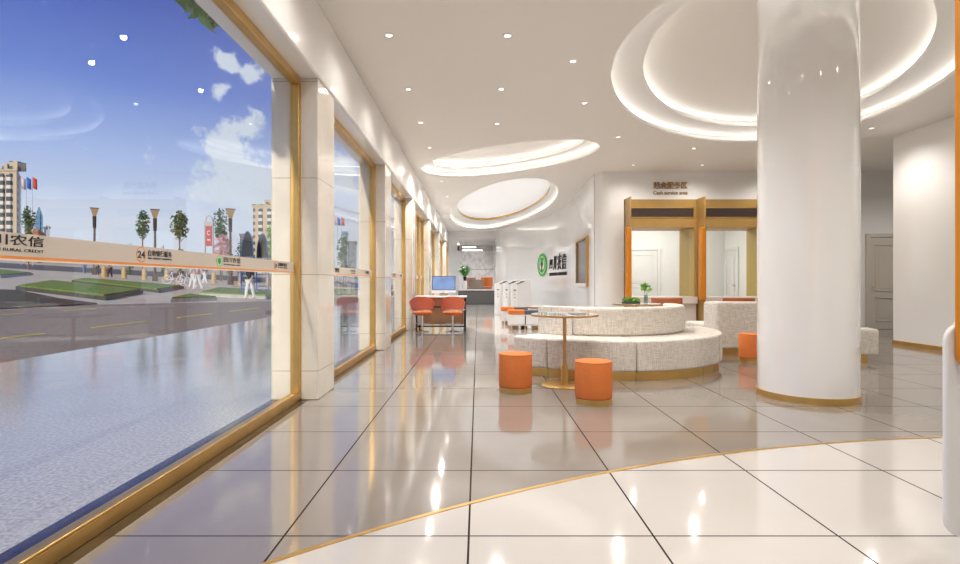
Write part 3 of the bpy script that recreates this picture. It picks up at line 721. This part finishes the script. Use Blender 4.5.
k1 = copy_tree(k0); k1.location = (-.56, 11.72, 0); k1['label'] = 'coral shell swivel chair on the right of the service desk'
mo = thing('desktop_monitor', 'wide blue screened monitor with silver chin on the service desk', 'monitor', (-.80, 12.4, .78))
link('casing', MB().box(-.275, .275, -.012, .012, .13, .46), BLACK, mo, bevel=.006)
link('screen', MB().box(-.26, .26, -.014, -.0125, .143, .447), SCREEN, mo, smooth=False)
link('chin', MB().box(-.275, .275, -.013, .012, .06, .13), WHITE, mo, bevel=.003)
link('chin_mark', MB().lathe([(0, -.012), (.012, 0), (0, .012)], 0, -.0125, 12, .095), BLACK, mo)
link('stand', MB().box(-.07, .07, .0, .012, 0, .07).box(-.11, .11, -.06, .09, 0, .008), CHROME, mo, bevel=.003)

def kiosk(label, x, y):
    t = thing('information_kiosk', label, 'kiosk', (x, y, 0), 0, 'slant topped white kiosks')
    link('body', MB().prism([(.0, 0), (.60, 0), (.60, 1.17), (.34, 1.17), (.0, 1.03)], 0, .34, 'y'), WHITE, t, bevel=.012)
    link('front_panel', MB().box(.015, .20, -.006, -.0005, .02, 1.02), WALLM, t, bevel=.002)
    link('slot', MB().prism([(.18, 1.02), (.42, 1.11), (.42, 1.135), (.18, 1.045)], -.006, -.001, 'y').prism([(.28, 1.09), (.36, 1.12), (.36, 1.135), (.28, 1.105)], -.006, -.001, 'y'), DARKP, t)
    link('display', MB().box(.08, .15, -.012, -.0065, .83, .86), BLACK, t)
    link('button', MB().box(.10, .125, -.012, -.0065, .69, .715), BLACK, t)
    link('red_button', MB().box(.10, .13, -.014, -.0065, .59, .625), mat('signal_red', (.6, .02, .03), .4), t)
    return t
q0 = kiosk('white slant topped kiosk, leftmost of the three by the curved wall', .55, 17.7)
for lb, x, y in (('white slant topped kiosk in the middle of the three', .815, 17.25), ('white slant topped kiosk, nearest and rightmost of the three', 1.05, 16.8)):
    c = copy_tree(q0); c['label'] = lb; c.location = (x, y, 0)
def sbench(label, x, y, w):
    t = thing('storage_bench', label, 'bench', (x, y, 0), 0, 'white storage benches with coloured pads')
    link('frame', MB().box(0, w, 0, .42, .33, .35).box(0, w, 0, .42, .10, .12).box(0, .02, 0, .42, .12, .33).box(w-.02, w, 0, .42, .12, .33), WHITE, t)
    link('drawer', MB().box(.022, w*.5-.012, -.006, .40, .125, .328), WHITE, t, bevel=.005)
    link('drawer', MB().box(w*.5+.012, w-.022, -.006, .40, .125, .328), WHITE, t, bevel=.005)
    link('gap_shade', MB().box(w*.5-.01, w*.5+.01, .0, .4, .125, .328), BLACK, t)  # black block stands in for the shade between the two drawers
    link('orange_pad', MB().box(0, w*.48, -.01, .42, .351, .45), ORANGE, t, bevel=.012)
    link('grey_pad', MB().box(w*.49, w, -.01, .42, .351, .44), GREY, t, bevel=.012)
    for lx in (.05, w*.5, w-.05):
        for ly in (.02, .34): link('leg', MB().box(lx-.02, lx+.02, ly, ly+.04, 0, .10), WOOD, t)
    return t
b0 = sbench('white storage bench with orange and grey pads, farther of the two', .60, 13.6, .68)
b1 = sbench('white storage bench with orange and grey pads, nearer of the two', .70, 12.2, .78)

for lb, bx_, by_, n_ in (('farther', .60, 13.6, 2), ('nearer', .70, 12.2, 3)):
    for k in range(n_):
        o = link('storage_box', MB().box(bx_+.10+k*.2 + (.06 if k > 1 else 0), bx_+.24+k*.2 + (.06 if k > 1 else 0), by_+.08, by_+.30, 0, .085), (WOOD, BLACK, GOLDP)[k], bevel=.008)
        tag(base_origin(o), '%s small box on the floor under the %s storage bench' % (('brown wooden', 'black', 'golden')[k], lb), 'box')

# far end: counter, plant, chairs, fittings
fc = thing('reception_counter', 'grey fronted counter with white top at the far end', 'counter', (0, 26.6, 0))
link('worktop', MB().box(-1.0, .86, 26.2, 27.0, .68, .74), WHITE, fc, world=True)
for k in range(4): link('cabinet_door', MB().box(-.98+k*.455, -.53+k*.455, 26.25, 26.29, .05, .675), CABG, fc, world=True, bevel=.006)
link('carcass', MB().box(-.98, .84, 26.29, 26.98, 0, .68), CABG, fc, world=True)
vz = thing('potted_plant', 'bushy green plant in a slim white vase on the far counter', 'plant', (-.66, 26.5, .74))
link('vase', MB().lathe([(0, 0), (.10, 0), (.13, .2), (.10, .42), (.085, .42), (.08, .1), (0, .1)], 0, 0, 24), WHITE, vz)
link('neck', MB().cyl(0, 0, .42, .62, .05, 12, .09), BLACK, vz)
fm = MB()
for k in range(44):
    a = random.uniform(0, 2*PI); l = random.uniform(.3, .62); u = random.uniform(.15, .75)
    p0 = Vector((0, 0, .58)); p1 = Vector((math.cos(a)*l*.45, math.sin(a)*l*.45, .62+u*.75)); p2 = Vector((math.cos(a)*l, math.sin(a)*l, .60+u*.62))
    sd = Vector((-math.sin(a), math.cos(a), 0))*.05
    fm.quad(p0, p1-sd, p2, p1+sd)
link('foliage', fm, LEAF, vz, smooth=False)
def far_chair(label, x, m, y=28.6):
    t = thing('lounge_chair', label, 'chair', (x, y, 0), 0, 'lounge chairs behind the far counter')
    link('backrest', MB().arc(0, .1, .25, .32, 190, 350, .86, 1.35, 20), m, t, bevel=.03)
    link('seat', MB().cyl(0, .1, .72, .84, .27, 30), m, t, bevel=.02)
    link('pole', MB().cyl(0, .1, .02, .72, .03, 12), CHROME, t)
    link('base', MB().cyl(0, .1, 0, .02, .25, 24), CHROME, t)
    return t
f0 = far_chair('orange shell chair behind the far counter', .46, ORANGE, 27.9)
f1 = far_chair('dusty pink shell chair behind the taupe screen at the far end', -.42, mat('dusty_pink', (.50, .28, .22), .6), 27.9)
tag(base_origin(link('privacy_screen', MB().box(-.45, .27, 26.75, 26.80, .741, 1.22), mat('taupe_fabric', (.26, .21, .17), .8), bevel=.02)), 'taupe desk screen standing on the far counter', 'screen')
pl = thing('linear_pendant', 'two white light bars hanging before the far marble wall', 'pendant light', (-.1, 29, 3.68))
for dz, xx0, xx1 in ((-.68, -.75, -.0), (-.85, -.75, .35)):
    link('light_bar', MB().box(xx0, xx1, -.03, .03, dz-.03, dz+.03), mat('bar_glow', (1, 1, 1), .4, emit=(1, 1, 1), estr=1.6), pl)
link('cable', MB().tube([(-.6, 0, -.82), (-.6, 0, 0)], .006, 6), CHROME, pl); link('cable', MB().tube([(-.1, 0, -.82), (-.1, 0, 0)], .006, 6), CHROME, pl)
for lb, x, y, z in (('dark cylinder wall light with a glowing end at the far end, nearest the windows', -.99, 26.92, 2.85),):
    t = thing('wall_light', lb, 'wall light', (x, y, z)); link('shade', MB().cyl(0, 0, -.16, .12, .05, 16), GREY, t); link('glow_cap', MB().cyl(0, 0, .12, .2, .045, 16), LAMPM, t)
    link('bracket', MB().box(-.02, .02, 0, .085, -.05, 0), GREY, t)

# ================================================================= NEAR RIGHT TERMINAL
def rrect(x0, x1, z0, z1, r, n=8):
    o = []
    for cx_, cz_, a in ((x1-r, z0+r, -90), (x1-r, z1-r, 0), (x0+r, z1-r, 90), (x0+r, z0+r, 180)):
        for i in range(n+1): o.append((cx_+r*math.cos(R(a+90*i/n)), cz_+r*math.sin(R(a+90*i/n))))
    return o
tm = thing('service_terminal', 'white rounded terminal with tall orange panel at the right edge', 'terminal', (2.4, 2.4, 0))
link('front_shell', MB().prism(rrect(1.889, 2.95, .068, .935, .075), 2.14, 2.165, 'y'), WHITE, tm, world=True, bevel=.008)
link('body', MB().prism(rrect(2.42, 2.93, .068, .92, .06), 2.166, 2.72, 'y'), WHITE, tm, world=True, bevel=.01)
link('plinth', MB().box(2.46, 2.85, 2.20, 2.62, 0, .068), GREY, tm, world=True)
link('orange_panel', MB().prism(rrect(1.917, 2.95, .758, 2.75, .05), 2.10, 2.138, 'y'), ORANGEG, tm, world=True, bevel=.006)
link('rear_support', MB().box(2.5, 2.8, 2.14, 2.3, .93, 2.6), WHITE, tm, world=True)

# ================================================================= OUTSIDE
SL = .055
def gz(x): return max(0, SL*(-x-6.5))
def at(px, py):        # ground point under a photo pixel
    Y = 774/(py-282-SL*(px-478)); return ((px-478)*Y/531, Y)
def gpoly(pts, dz, thick=0):
    mb = MB(); top = [mb.bm.verts.new((x, y, gz(x)+dz)) for x, y in pts]; mb.bm.faces.new(top)
    if thick:
        bot = [mb.bm.verts.new((x, y, gz(x)+dz-thick)) for x, y in pts]; n = len(pts)
        for i in range(n): mb.bm.faces.new((top[i], top[(i+1) % n], bot[(i+1) % n], bot[i]))
        mb.bm.faces.new(bot[::-1])
    bmesh.ops.recalc_face_normals(mb.bm, faces=mb.bm.faces[:])
    return mb
struct('forecourt', MB().box(-6.5, -1.93, -20, 460, -.12, 0), PLAZA, smooth=False)
gm = MB(); gm.quad((-6.5, -60, -.02), (-6.5, 460, -.02), (-700, 460, gz(-700)-.02), (-700, -60, gz(-700)-.02))
struct('ground', gm, PAVE, smooth=False)
rd = [(-6.5, -40), (-6.5, 200), (-8.2, 200), (-8.6, 34), (-9.3, 27.5), (-10.6, 23), (-11.9, 20.2), (-12.8, 17.6), (-12.85, -40)]
struct('road', gpoly(rd, .0), ASPH, smooth=False)
struct('side_street', gpoly([(-8.5, 62), (-8.5, 98), (-190, 125), (-190, 70)], .01), ASPHD, smooth=False)
def dash(label, xa, ya, yb):
    o = link('lane_marking', gpoly([(xa-.05, ya), (xa+.05, ya), (xa+.05, yb), (xa-.05, yb)], .012, .01), YEL, smooth=False)
    tag(base_origin(o), label, 'road marking', 'yellow lane dashes')
for i, (a, b) in enumerate(((7.6, 10.2), (11.5, 13.4), (14.8, 16.7), (17.9, 20.3), (22, 24), (26, 28))): dash('yellow dash in the near road line, %s from the left' % OR[i], -8.35, a, b)
for i, (a, b) in enumerate(((11.6, 13.6), (14.9, 16.2))): dash('yellow dash in the far road line, %s from the left' % OR[i], -11.65, a, b)
def lawn(label, pts, dark=True):
    c = Vector((sum(p[0] for p in pts)/len(pts), sum(p[1] for p in pts)/len(pts)))
    t = thing('lawn_bed', label, 'lawn', (c.x, c.y, gz(c.x)), 0, 'kerbed lawn beds outside')
    link('kerb', gpoly([(c.x+(x-c.x)*1.05, c.y+(y-c.y)*1.05) for x, y in pts], .13, .17), KERB if dark else KERBL, t, world=True, smooth=False)
    link('grass', gpoly(pts, .19, .09), GRASS, t, world=True, smooth=False)
lawn('large kerbed lawn bed in the centre behind the road', [at(18.75, 289.3), at(51.6, 283), at(140, 293), at(104, 299.5)])
lawn('long kerbed lawn bed behind the large one', [at(74, 282.3), at(85, 280.2), at(181, 288), at(157, 292.3)])
lawn('pale kerbed lawn bed by the blue frames at the right of the near window', [at(200, 295.6), at(219, 290), at(275, 293), at(275, 299)], False)
lawn('small lawn triangle at the kerb of the road corner', [at(172, 302), at(190, 297.4), at(216, 300.2)], False)
lawn('lawn bed at the far left beyond the paving', [at(-40, 270), at(0, 271), at(31, 274.5), at(0, 277.5), at(-40, 274)], False)
lawn('lawn bed seen through the second window beside the road', [at(300, 297.5), at(318, 290), at(385, 292), at(385, 297)], False)
tag(link('ground_cover', gpoly([at(-60, 284), at(0, 290), at(18, 290.5), at(60, 299), at(97, 303.8), at(60, 306), at(0, 309), at(-60, 312)], .03, .04), SOIL, smooth=False), 'dark scrubby ground cover in the bed beside the road', 'ground cover', kind='stuff')
# lamp posts
def lamp(label, px, pyb, top):
    x, y = at(px, pyb); h = 1.1+(282-top)*y/531-gz(x)
    t = thing('street_lamp', label, 'street lamp', (x, y, gz(x)), R(35), 'brown street lamps in the square'); k = h/8
    link('post', MB().cyl(0, 0, .0, h-2.4*k, .15*k, 12, .11*k).box(-.26*k, .26*k, -.26*k, .26*k, 0, .8*k), LPOST, t)
    link('collar', MB().cyl(0, 0, h-2.4*k, h-1.0*k, .17*k, 10, .20*k), BLACK, t)
    mb = MB()
    b = [mb.bm.verts.new((sx*.14*k, sy*.14*k, h-1.0*k)) for sx, sy in ((-1, -1), (1, -1), (1, 1), (-1, 1))]; c = [mb.bm.verts.new((sx*.40*k, sy*.40*k, h-.08*k)) for sx, sy in ((-1, -1), (1, -1), (1, 1), (-1, 1))]
    mb.bm.faces.new(b[::-1]); mb.bm.faces.new(c)
    for i in range(4): mb.bm.faces.new((b[i], b[(i+1) % 4], c[(i+1) % 4], c[i]))
    link('lantern', mb, LPOSTG, t); link('cap', MB().box(-.44*k, .44*k, -.44*k, .44*k, h-.08*k, h), LPOST, t)
lamp('brown street lamp with square lantern, leftmost of the three', 94.5, 274.7, 208)
lamp('brown street lamp with square lantern, middle of the three', 155, 281.0, 209.5)
lamp('brown street lamp with square lantern, right one by the red sign', 230.4, 284.7, 209)
# bollards
bo0 = None
for i, (px, py) in enumerate([(104, 277.8), (124, 278.6), (144.5, 279.7), (166.8, 280.6), (213.8, 283.8), (239.8, 285.4), (268, 287.8)]):
    x, y = at(px, py)
    if bo0 is None:
        t = thing('bollard', '', 'bollard', (0, 0, 0), 0, 'tan stone bollards'); bo0 = t
        link('shaft', MB().lathe([(0, .1), (.20, .1), (.20, .75), (.17, .95), (.1, 1.04), (0, 1.06)], 0, 0, 18), BOLL, t)
        link('footing', MB().lathe([(0, 0), (.27, 0), (.27, .08), (.2, .1), (0, .1)], 0, 0, 18), BOLL, t)
    else: t = copy_tree(bo0)
    t.location = (x, y, gz(x)); t['label'] = 'tan stone bollard on the square, %s from the left' % OR[i]
# trees
def tree(label, px, y, top, crown, wpx, m=TREEL, n=520, name='street_tree', cat='tree', base=None, group='slim young trees in the square', dense=.38):
    x = (px-478)*y/531; g = gz(x); zt = 1.1+(282-top)*y/531; zc = 1.1+(282-crown)*y/531; w = wpx*y/531/2; zc = max(zc, g+.1)
    t = thing(name, label, cat, (x, y, g), 0, group); hh = zt-g; c = (zt+zc)/2-g
    link('trunk', MB().tube([(0, 0, 0), (.05, 0, hh*.3), (-.03, .03, hh*.6), (0, 0, c+(zt-c-g)*.6)], [hh*.014, hh*.011, hh*.009, hh*.004], 8), BARK, t)
    br = MB()
    for k in range(7):
        a = k*2.4; z0 = (zc-g)*.95+(zt-zc)*.08*k; br.tube([(0, 0, z0), (math.cos(a)*w*.35, math.sin(a)*w*.35, z0+(zt-zc)*.12), (math.cos(a)*w*.7, math.sin(a)*w*.7, z0+(zt-zc)*.2)], [hh*.006, hh*.004, hh*.002], 5)
    link('branches', br, BARK, t)
    lm = MB(); rr = random.Random(int(px*7))
    for k in range(9):
        a = rr.uniform(0, 2*PI); q = rr.uniform(0, .55)*w; zz = c+rr.uniform(-.38, .38)*(zt-zc)
        lm.leaves(n//14, (math.cos(a)*q, math.sin(a)*q, zz), (w*.42, w*.42, (zt-zc)*.16), dense*w/1.6, 1.5, rr)
    lm.leaves(n//3, (0, 0, c), (w*.9, w*.9, (zt-zc)*.5), dense*w/1.6, 1.5, rr)
    link('foliage', lm, m, t, smooth=False)
tree('slim young tree in front of the beige tower at the left', 28.5, 62, 206, 236, 14)
tree('slim young tree left of the middle street lamp', 142.5, 60, 211, 239, 15)
tree('slim young tree halfway between the middle and right lamps', 179.5, 60, 210, 241, 19)
tree('slim young tree just left of the right street lamp', 220.5, 60, 208, 240, 17)
tree('pink blossoming small tree below the right street lamp', 222, 58, 235, 262, 20, BLOSSOM, 420, 'blossom_tree', 'tree', group=None)
tree('green broadleaf tree at the right edge of the near window', 271, 46, 222, 272, 15, LEAFY, 700, 'street_tree', 'tree', group=None, dense=.3)
for i, (px, tp, wp, lb) in enumerate([(181, 249, 15, 'rounded green bush behind the safety band, middle of the square'), (130, 243, 9, 'pointed dark shrub right of the left lamp'), (163, 246, 8, 'pointed dark shrub beside the middle lamp'),
                               (229, 251, 13, 'dark green bush under the right street lamp'), (241, 243, 14, 'hedge bush below the distant grey blocks'), (345, 250, 16, 'dark bush low in the second window')]):
    tree(lb, px, 64, tp, 276, wp, TREED, 420, 'round_shrub', 'bush', group=None, dense=.3)
tree('slim young tree seen through the second window', 343, 62, 234, 262, 14, TREEL, 420)
# buildings
def tower(label, pxa, pxb, y, top, m, dpt=16, bays=(), topb=None, nm='apartment_tower', sh=4.5):
    xa, xb = (pxa-478)*y/531, (pxb-478)*y/531; z = 1.1+(282-top)*y/531; g = gz((xa+xb)/2)
    t = thing(nm, label, 'building', ((xa+xb)/2, y, g-1))
    q = (y+dpt)/y; e = sh*(y+dpt)/531       # footprint runs back along the line of sight
    fp = [(xa, y), (xb, y), (xb*q+e, y+dpt), (xa*q+e, y+dpt)]
    link('facade', MB().prism(fp, g-1, z), m, t, world=True, smooth=False)
    w = xb-xa
    for a, b in bays: link('window_bay', MB().box(xa+w*a, xa+w*b, y-.8, y, g, z-1.5), TOWERB, t, world=True, smooth=False)
    link('parapet', MB().prism([(fp[0][0]-.4, y-.4), (fp[1][0]+.4, y-.4), (fp[2][0]+.4, y+dpt+.4), (fp[3][0]-.4, y+dpt+.4)], z, z+.8), m, t, world=True, smooth=False)
    if topb:
        for a, b, h in topb: link('roof_block', MB().box(xa+w*a, xa+w*b, y+1, y+5, z+.8, z+h), m, t, world=True, smooth=False)
    return t
tower('tall beige apartment tower at the left edge of the near window', -14, 16.5, 200, 171, TOWER, 22, ((.52, .62), (.72, .86)), ((.45, .62, 3), (.68, .95, 4)))
tower('beige apartment tower behind the right end of the near window', 253, 283, 240, 206, TOWER, 20, ((.2, .32), (.5, .62)), ((.35, .6, 3),))
tower('dark grey distant block left of the right beige tower', 240, 246.5, 300, 235, FARB, 12, (), None, 'distant_block', .5)
tower('lower dark grey distant block left of the right beige tower', 247, 252.5, 330, 237.5, FARB, 12, (), None, 'distant_block', .5)
tower('tiny dark block right of the pointed blue tower', 43.8, 46, 350, 228, FARB, 10, (), None, 'distant_block', .5)
tower('thin pale block right of the pointed blue tower', 47.5, 49, 300, 227, mat('pale_facade', (.45, .45, .48), .6), 10, (), None, 'distant_block', .5)
tower('low brick building at the foot of the left tower', 27, 38, 150, 232, BRICK, 12, (), None, 'brick_building')
bx = thing('glass_skyscraper', 'blue glass skyscraper with pointed top left of the first lamp', 'building', (-245, 297, 10))
xa, xb = (35.5-478)*297/531, (43-478)*297/531
link('facade', MB().prism([(xa, 10), (xb, 10), (xb, 38), ((xa+xb)/2+.3, 43), ((xa+xb)/2-.5, 43), (xa, 38)], 297, 305, 'y'), BLUEG, bx, world=True, smooth=False)
for v in bx.children[0].data.vertices:
    v.co.x += (v.co.x+bx.location.x)*(v.co.y/297.0)
link('window_bay', MB().prism([((xa+xb)/2-.8, 11), ((xa+xb)/2+.8, 11), ((xa+xb)/2+.8, 39), ((xa+xb)/2-.8, 39)], 296.4, 297, 'y'), BLUEG, bx, world=True, smooth=False)
tower('pale glass block low in the second window', 343, 347, 250, 233, BLUEG, 12, (), None, 'distant_block', .5)
tower('grey apartment block low in the second window', 348, 356, 240, 243, FARB, 12, (), None, 'distant_block', .5)
# flags
for px, colr, nm in ((21, (.75, .62, .64), 'faded white flag, leftmost of the three left flags'), (26.5, (.03, .16, .62), 'blue flag in the middle of the three left flags'), (32.5, (.75, .08, .03), 'red flag, rightmost of the three left flags'),
                     (334, (.75, .62, .64), 'faded white flag seen through the second window'), (337.5, (.03, .16, .62), 'blue flag seen through the second window'), (341.5, (.75, .08, .03), 'red flag seen through the second window')):
    Y = 95; x = (px-478)*Y/531; g = gz(x); tp = 176.5 if px < 100 else 216.5; z = 1.1+(282-tp)*Y/531
    t = thing('flag', nm, 'flag', (x, Y, g), 0, 'flags on tall poles')
    link('flagpole', MB().cyl(0, 0, 0, z-g, .07, 8, .045), CHROME, t)
    mb = MB(); n = 8; prev = None; k = 1 if px < 100 else .7
    for i in range(n+1):
        u = i/n; yy = .25*math.sin(u*7); q = [mb.bm.verts.new((.05+u*.62*k, yy, z-g-.1-u*.35)), mb.bm.verts.new((.05+u*.62*k, yy+.1, z-g-2.1*k-u*.25))]
        if prev: mb.bm.faces.new((prev[0], prev[1], q[1], q[0]))
        prev = q
    me = link('flag_cloth', mb, mat('flag_cloth', colr, .8), t); sm = me.modifiers.new('s', 'SOLIDIFY'); sm.thickness = .02
# red totem sign
Y = 50; x = (209-478)*Y/531; g = gz(x)
ts = thing('totem_sign', 'red banner sign in a grey frame with looped top beside the right lamp', 'sign', (x, Y, g))
def zz(py): return 1.1+(282-py)*Y/531-g
link('frame', MB().box(-.42, -.32, -.06, .06, 0, zz(222)).box(.32, .42, -.06, .06, 0, zz(222)), SIGNG, ts)
link('header', MB().box(-.42, .42, -.1, .1, zz(226), zz(221.5)), SIGNG, ts)
link('loop', MB().tube([(.30*math.cos(R(a)), 0, zz(221.5)+.55*math.sin(R(a))) for a in range(0, 181, 12)], .06, 8), SIGNG, ts)
link('banner', MB().box(-.30, .30, -.05, .05, zz(246), zz(226.3)), SIGNR, ts)
link('banner_emblem', MB().tube([(.13*math.cos(R(a)), -.06, zz(233)+.2*math.sin(R(a))) for a in range(30, 331, 20)], .035, 6), CLW, ts)
link('banner_stripe', MB().box(-.15, .15, -.056, -.05, zz(240.5), zz(239.3)), CLW, ts)
# blue outdoor frames
def fitness(label, px):
    x, y = at(px, 296.5)
    t = thing('fitness_frame', label, 'exercise frame', (x, y, gz(x)+.225), 0, 'blue outdoor exercise frames')
    for sx in (-.34, .34): link('post', MB().tube([(sx, 0, 0), (sx, 0, 1.9)], .035, 8), BLUEM, t)
    link('handrail', MB().tube([(-.34, 0, 1.25), (-.34, -.35, 1.3), (-.34, -.4, .6)], .028, 8).tube([(.34, 0, 1.25), (.34, -.35, 1.3), (.34, -.4, .6)], .028, 8), BLUEM, t)
    link('crossbar', MB().tube([(-.34, 0, .35), (.34, 0, .35)], .03, 8).tube([(-.34, 0, 1.0), (.34, 0, 1.0)], .03, 8).tube([(-.34, 0, 1.85), (.34, 0, 1.85)], .03, 8), BLUEM, t)
    link('pedal', MB().box(-.25, -.05, -.3, .1, .12, .17).box(.05, .25, -.3, .1, .12, .17), BLUEM, t)
    hub = MB()
    for s in (-1, 1): hub.tube([(s*.3*math.cos(R(a)), 0, 1.9+1.35*math.sin(R(a))) for a in range(0, 100, 9)], [.035]*12, 6)
    link('arch', hub, BLUEM, t)
    sl = MB(); sl.prism([(.30*math.cos(R(a)), 1.92+1.3*math.sin(R(a))) for a in range(0, 181, 12)], -.04, -.01, 'y')
    link('shade_panel', sl, DARKP, t)
f_ = fitness('blue outdoor exercise frame with dark arched top, left one', 247.5); fitness('blue outdoor exercise frame with dark arched top, right one', 262.5)
# white bicycle
def bike(label, px, py, rz):
    x, y = at(px, py); t = thing('bicycle', label, 'bicycle', (x, y, gz(x)), rz, 'white bicycles')
    for s in (-.5, .5): link('wheel', MB().tube([(s+.32*math.cos(2*PI*i/24), 0, .34+.32*math.sin(2*PI*i/24)) for i in range(24)], .022, 6, True), WHITE, t)
    link('frame', MB().tube([(-.5, 0, .34), (-.15, 0, .85), (.38, 0, .85), (-.05, 0, .35), (-.5, 0, .34)], .02, 6).tube([(-.05, 0, .35), (-.18, 0, .95)], .02, 6).tube([(.5, 0, .34), (.36, 0, 1.0)], .02, 6), WHITE, t)
    link('handlebar', MB().tube([(.30, -.25, 1.02), (.38, 0, 1.0), (.30, .25, 1.02)], .018, 6), BLACK, t)
    link('saddle', MB().box(-.3, -.05, -.07, .07, .95, 1.0), BLACK, t, bevel=.02)
bike('white bicycle lying left of the walking people', 174, 283.9, .3); bike('white bicycle parked close beside the walking people', 183, 286.3, -.5)
# people
def skin(name, pts, edges, m, parent, sub=1):
    me = bpy.data.meshes.new(name); me.from_pydata([p[0] for p in pts], edges, []); o = bpy.data.objects.new(name, me); COL.objects.link(o)
    sk = o.modifiers.new('skin', 'SKIN'); sk.use_smooth_shade = True
    for v, p in zip(me.skin_vertices[0].data, pts): r = p[1]; v.radius = (r, r) if not isinstance(r, tuple) else r
    me.skin_vertices[0].data[0].use_root = True
    s = o.modifiers.new('sub', 'SUBSURF'); s.levels = sub; s.render_levels = sub
    bpy.context.view_layer.update(); m2 = bpy.data.meshes.new_from_object(o.evaluated_get(bpy.context.evaluated_depsgraph_get())); bpy.data.objects.remove(o)
    return link(name, m2, m, parent)
def person(label, px, py, rz, top, bottom, stride=.22):
    x, y = at(px, py); root = thing('person', label, 'person', (x, y, gz(x)), rz)
    P = {'pel': ((0, 0, .94), .125), 'waist': ((0, 0, 1.10), .11), 'chest': ((0, .0, 1.32), .135), 'neckb': ((0, .0, 1.46), .07), 'neck': ((0, .01, 1.52), .048), 'head': ((0, .02, 1.60), .085), 'crown': ((0, .015, 1.68), .078),
         'nose': ((0, .10, 1.595), .018)}
    E_ = [('pel', 'waist'), ('waist', 'chest'), ('chest', 'neckb'), ('neckb', 'neck'), ('neck', 'head'), ('head', 'crown')]
    for s, n in ((-1, 'l'), (1, 'r')):
        f = stride*s
        P.update({'hip'+n: ((s*.09, 0, .88), .09), 'kn'+n: ((s*.10, f*.55+.03, .49), .058), 'an'+n: ((s*.10, f, .09), .04), 'toe'+n: ((s*.11, f+.16, .035), .032),
                  'sh'+n: ((s*.18, 0, 1.42), .055), 'el'+n: ((s*.23, -f*.5, 1.14), .042), 'wr'+n: ((s*.22, -f+.05, .90), .028), 'ha'+n: ((s*.21, -f+.08, .83), .034)})
        E_ += [('pel', 'hip'+n), ('hip'+n, 'kn'+n), ('kn'+n, 'an'+n), ('an'+n, 'toe'+n), ('neckb', 'sh'+n), ('sh'+n, 'el'+n), ('el'+n, 'wr'+n), ('wr'+n, 'ha'+n)]
    del P['nose']
    ks = list(P); body = skin('body', [P[k] for k in ks], [(ks.index(a), ks.index(b)) for a, b in E_], SKIN, root)
    def sub(names, edges, grow_, m, nm):
        return skin(nm, [(P[k][0], P[k][1]+grow_) for k in names], [(names.index(a), names.index(b)) for a, b in edges], m, root)
    sub(['pel', 'hipl', 'knl', 'anl', 'hipr', 'knr', 'anr'], [('pel', 'hipl'), ('hipl', 'knl'), ('knl', 'anl'), ('pel', 'hipr'), ('hipr', 'knr'), ('knr', 'anr')], .022, bottom, 'trousers')
    sub(['pel', 'waist', 'chest', 'neckb', 'shl', 'ell', 'shr', 'elr'], [('pel', 'waist'), ('waist', 'chest'), ('chest', 'neckb'), ('neckb', 'shl'), ('shl', 'ell'), ('neckb', 'shr'), ('shr', 'elr')], .02, top, 'shirt')
    link('hair', MB().lathe([(0, .10), (.06, .085), (.095, .03), (.098, -.04), (.07, -.07)], 0, 0, 16, 1.655), HAIR, root)
    return root
person('person in white striding beside the bicycles, left of the walking group', 193, 289, 1.9, CLW, CLW)
person('person in white trousers walking in the middle of the group', 198, 290.5, 2.3, BLOSSOM, CLW)
person('person in white walking at the right of the group', 205, 284.5, 1.6, CLB, CLW)
person('person in dark top and white trousers in front of the blue frames', 250, 300, 2.8, CLK, CLW, .16)
person('person in blue standing left of the first bollard', 84.5, 274, 1.0, CLB, CLB, .12)
person('dark dressed person beside the left street lamp', 97.5, 276, 2.0, CLK, CLK, .12)
person('dark dressed person right of the first bollard', 110, 278.2, 2.6, CLK, CLK, .12)
# leafy tuft hanging over the lintel outside
tf = thing('hanging_foliage', 'tuft of green leaves hanging over the outside of the near window', 'plant', (-2.0, 3.75, 3.0))
link('leaves', MB().leaves(160, (-.06, -.05, .18), (.07, .55, .13), .09, 2.6), LEAF, tf, smooth=False)
link('stem', MB().tube([(.07, .4, .30), (-.05, 0, .22), (-.06, -.45, .16)], .008, 6), BARK, tf)
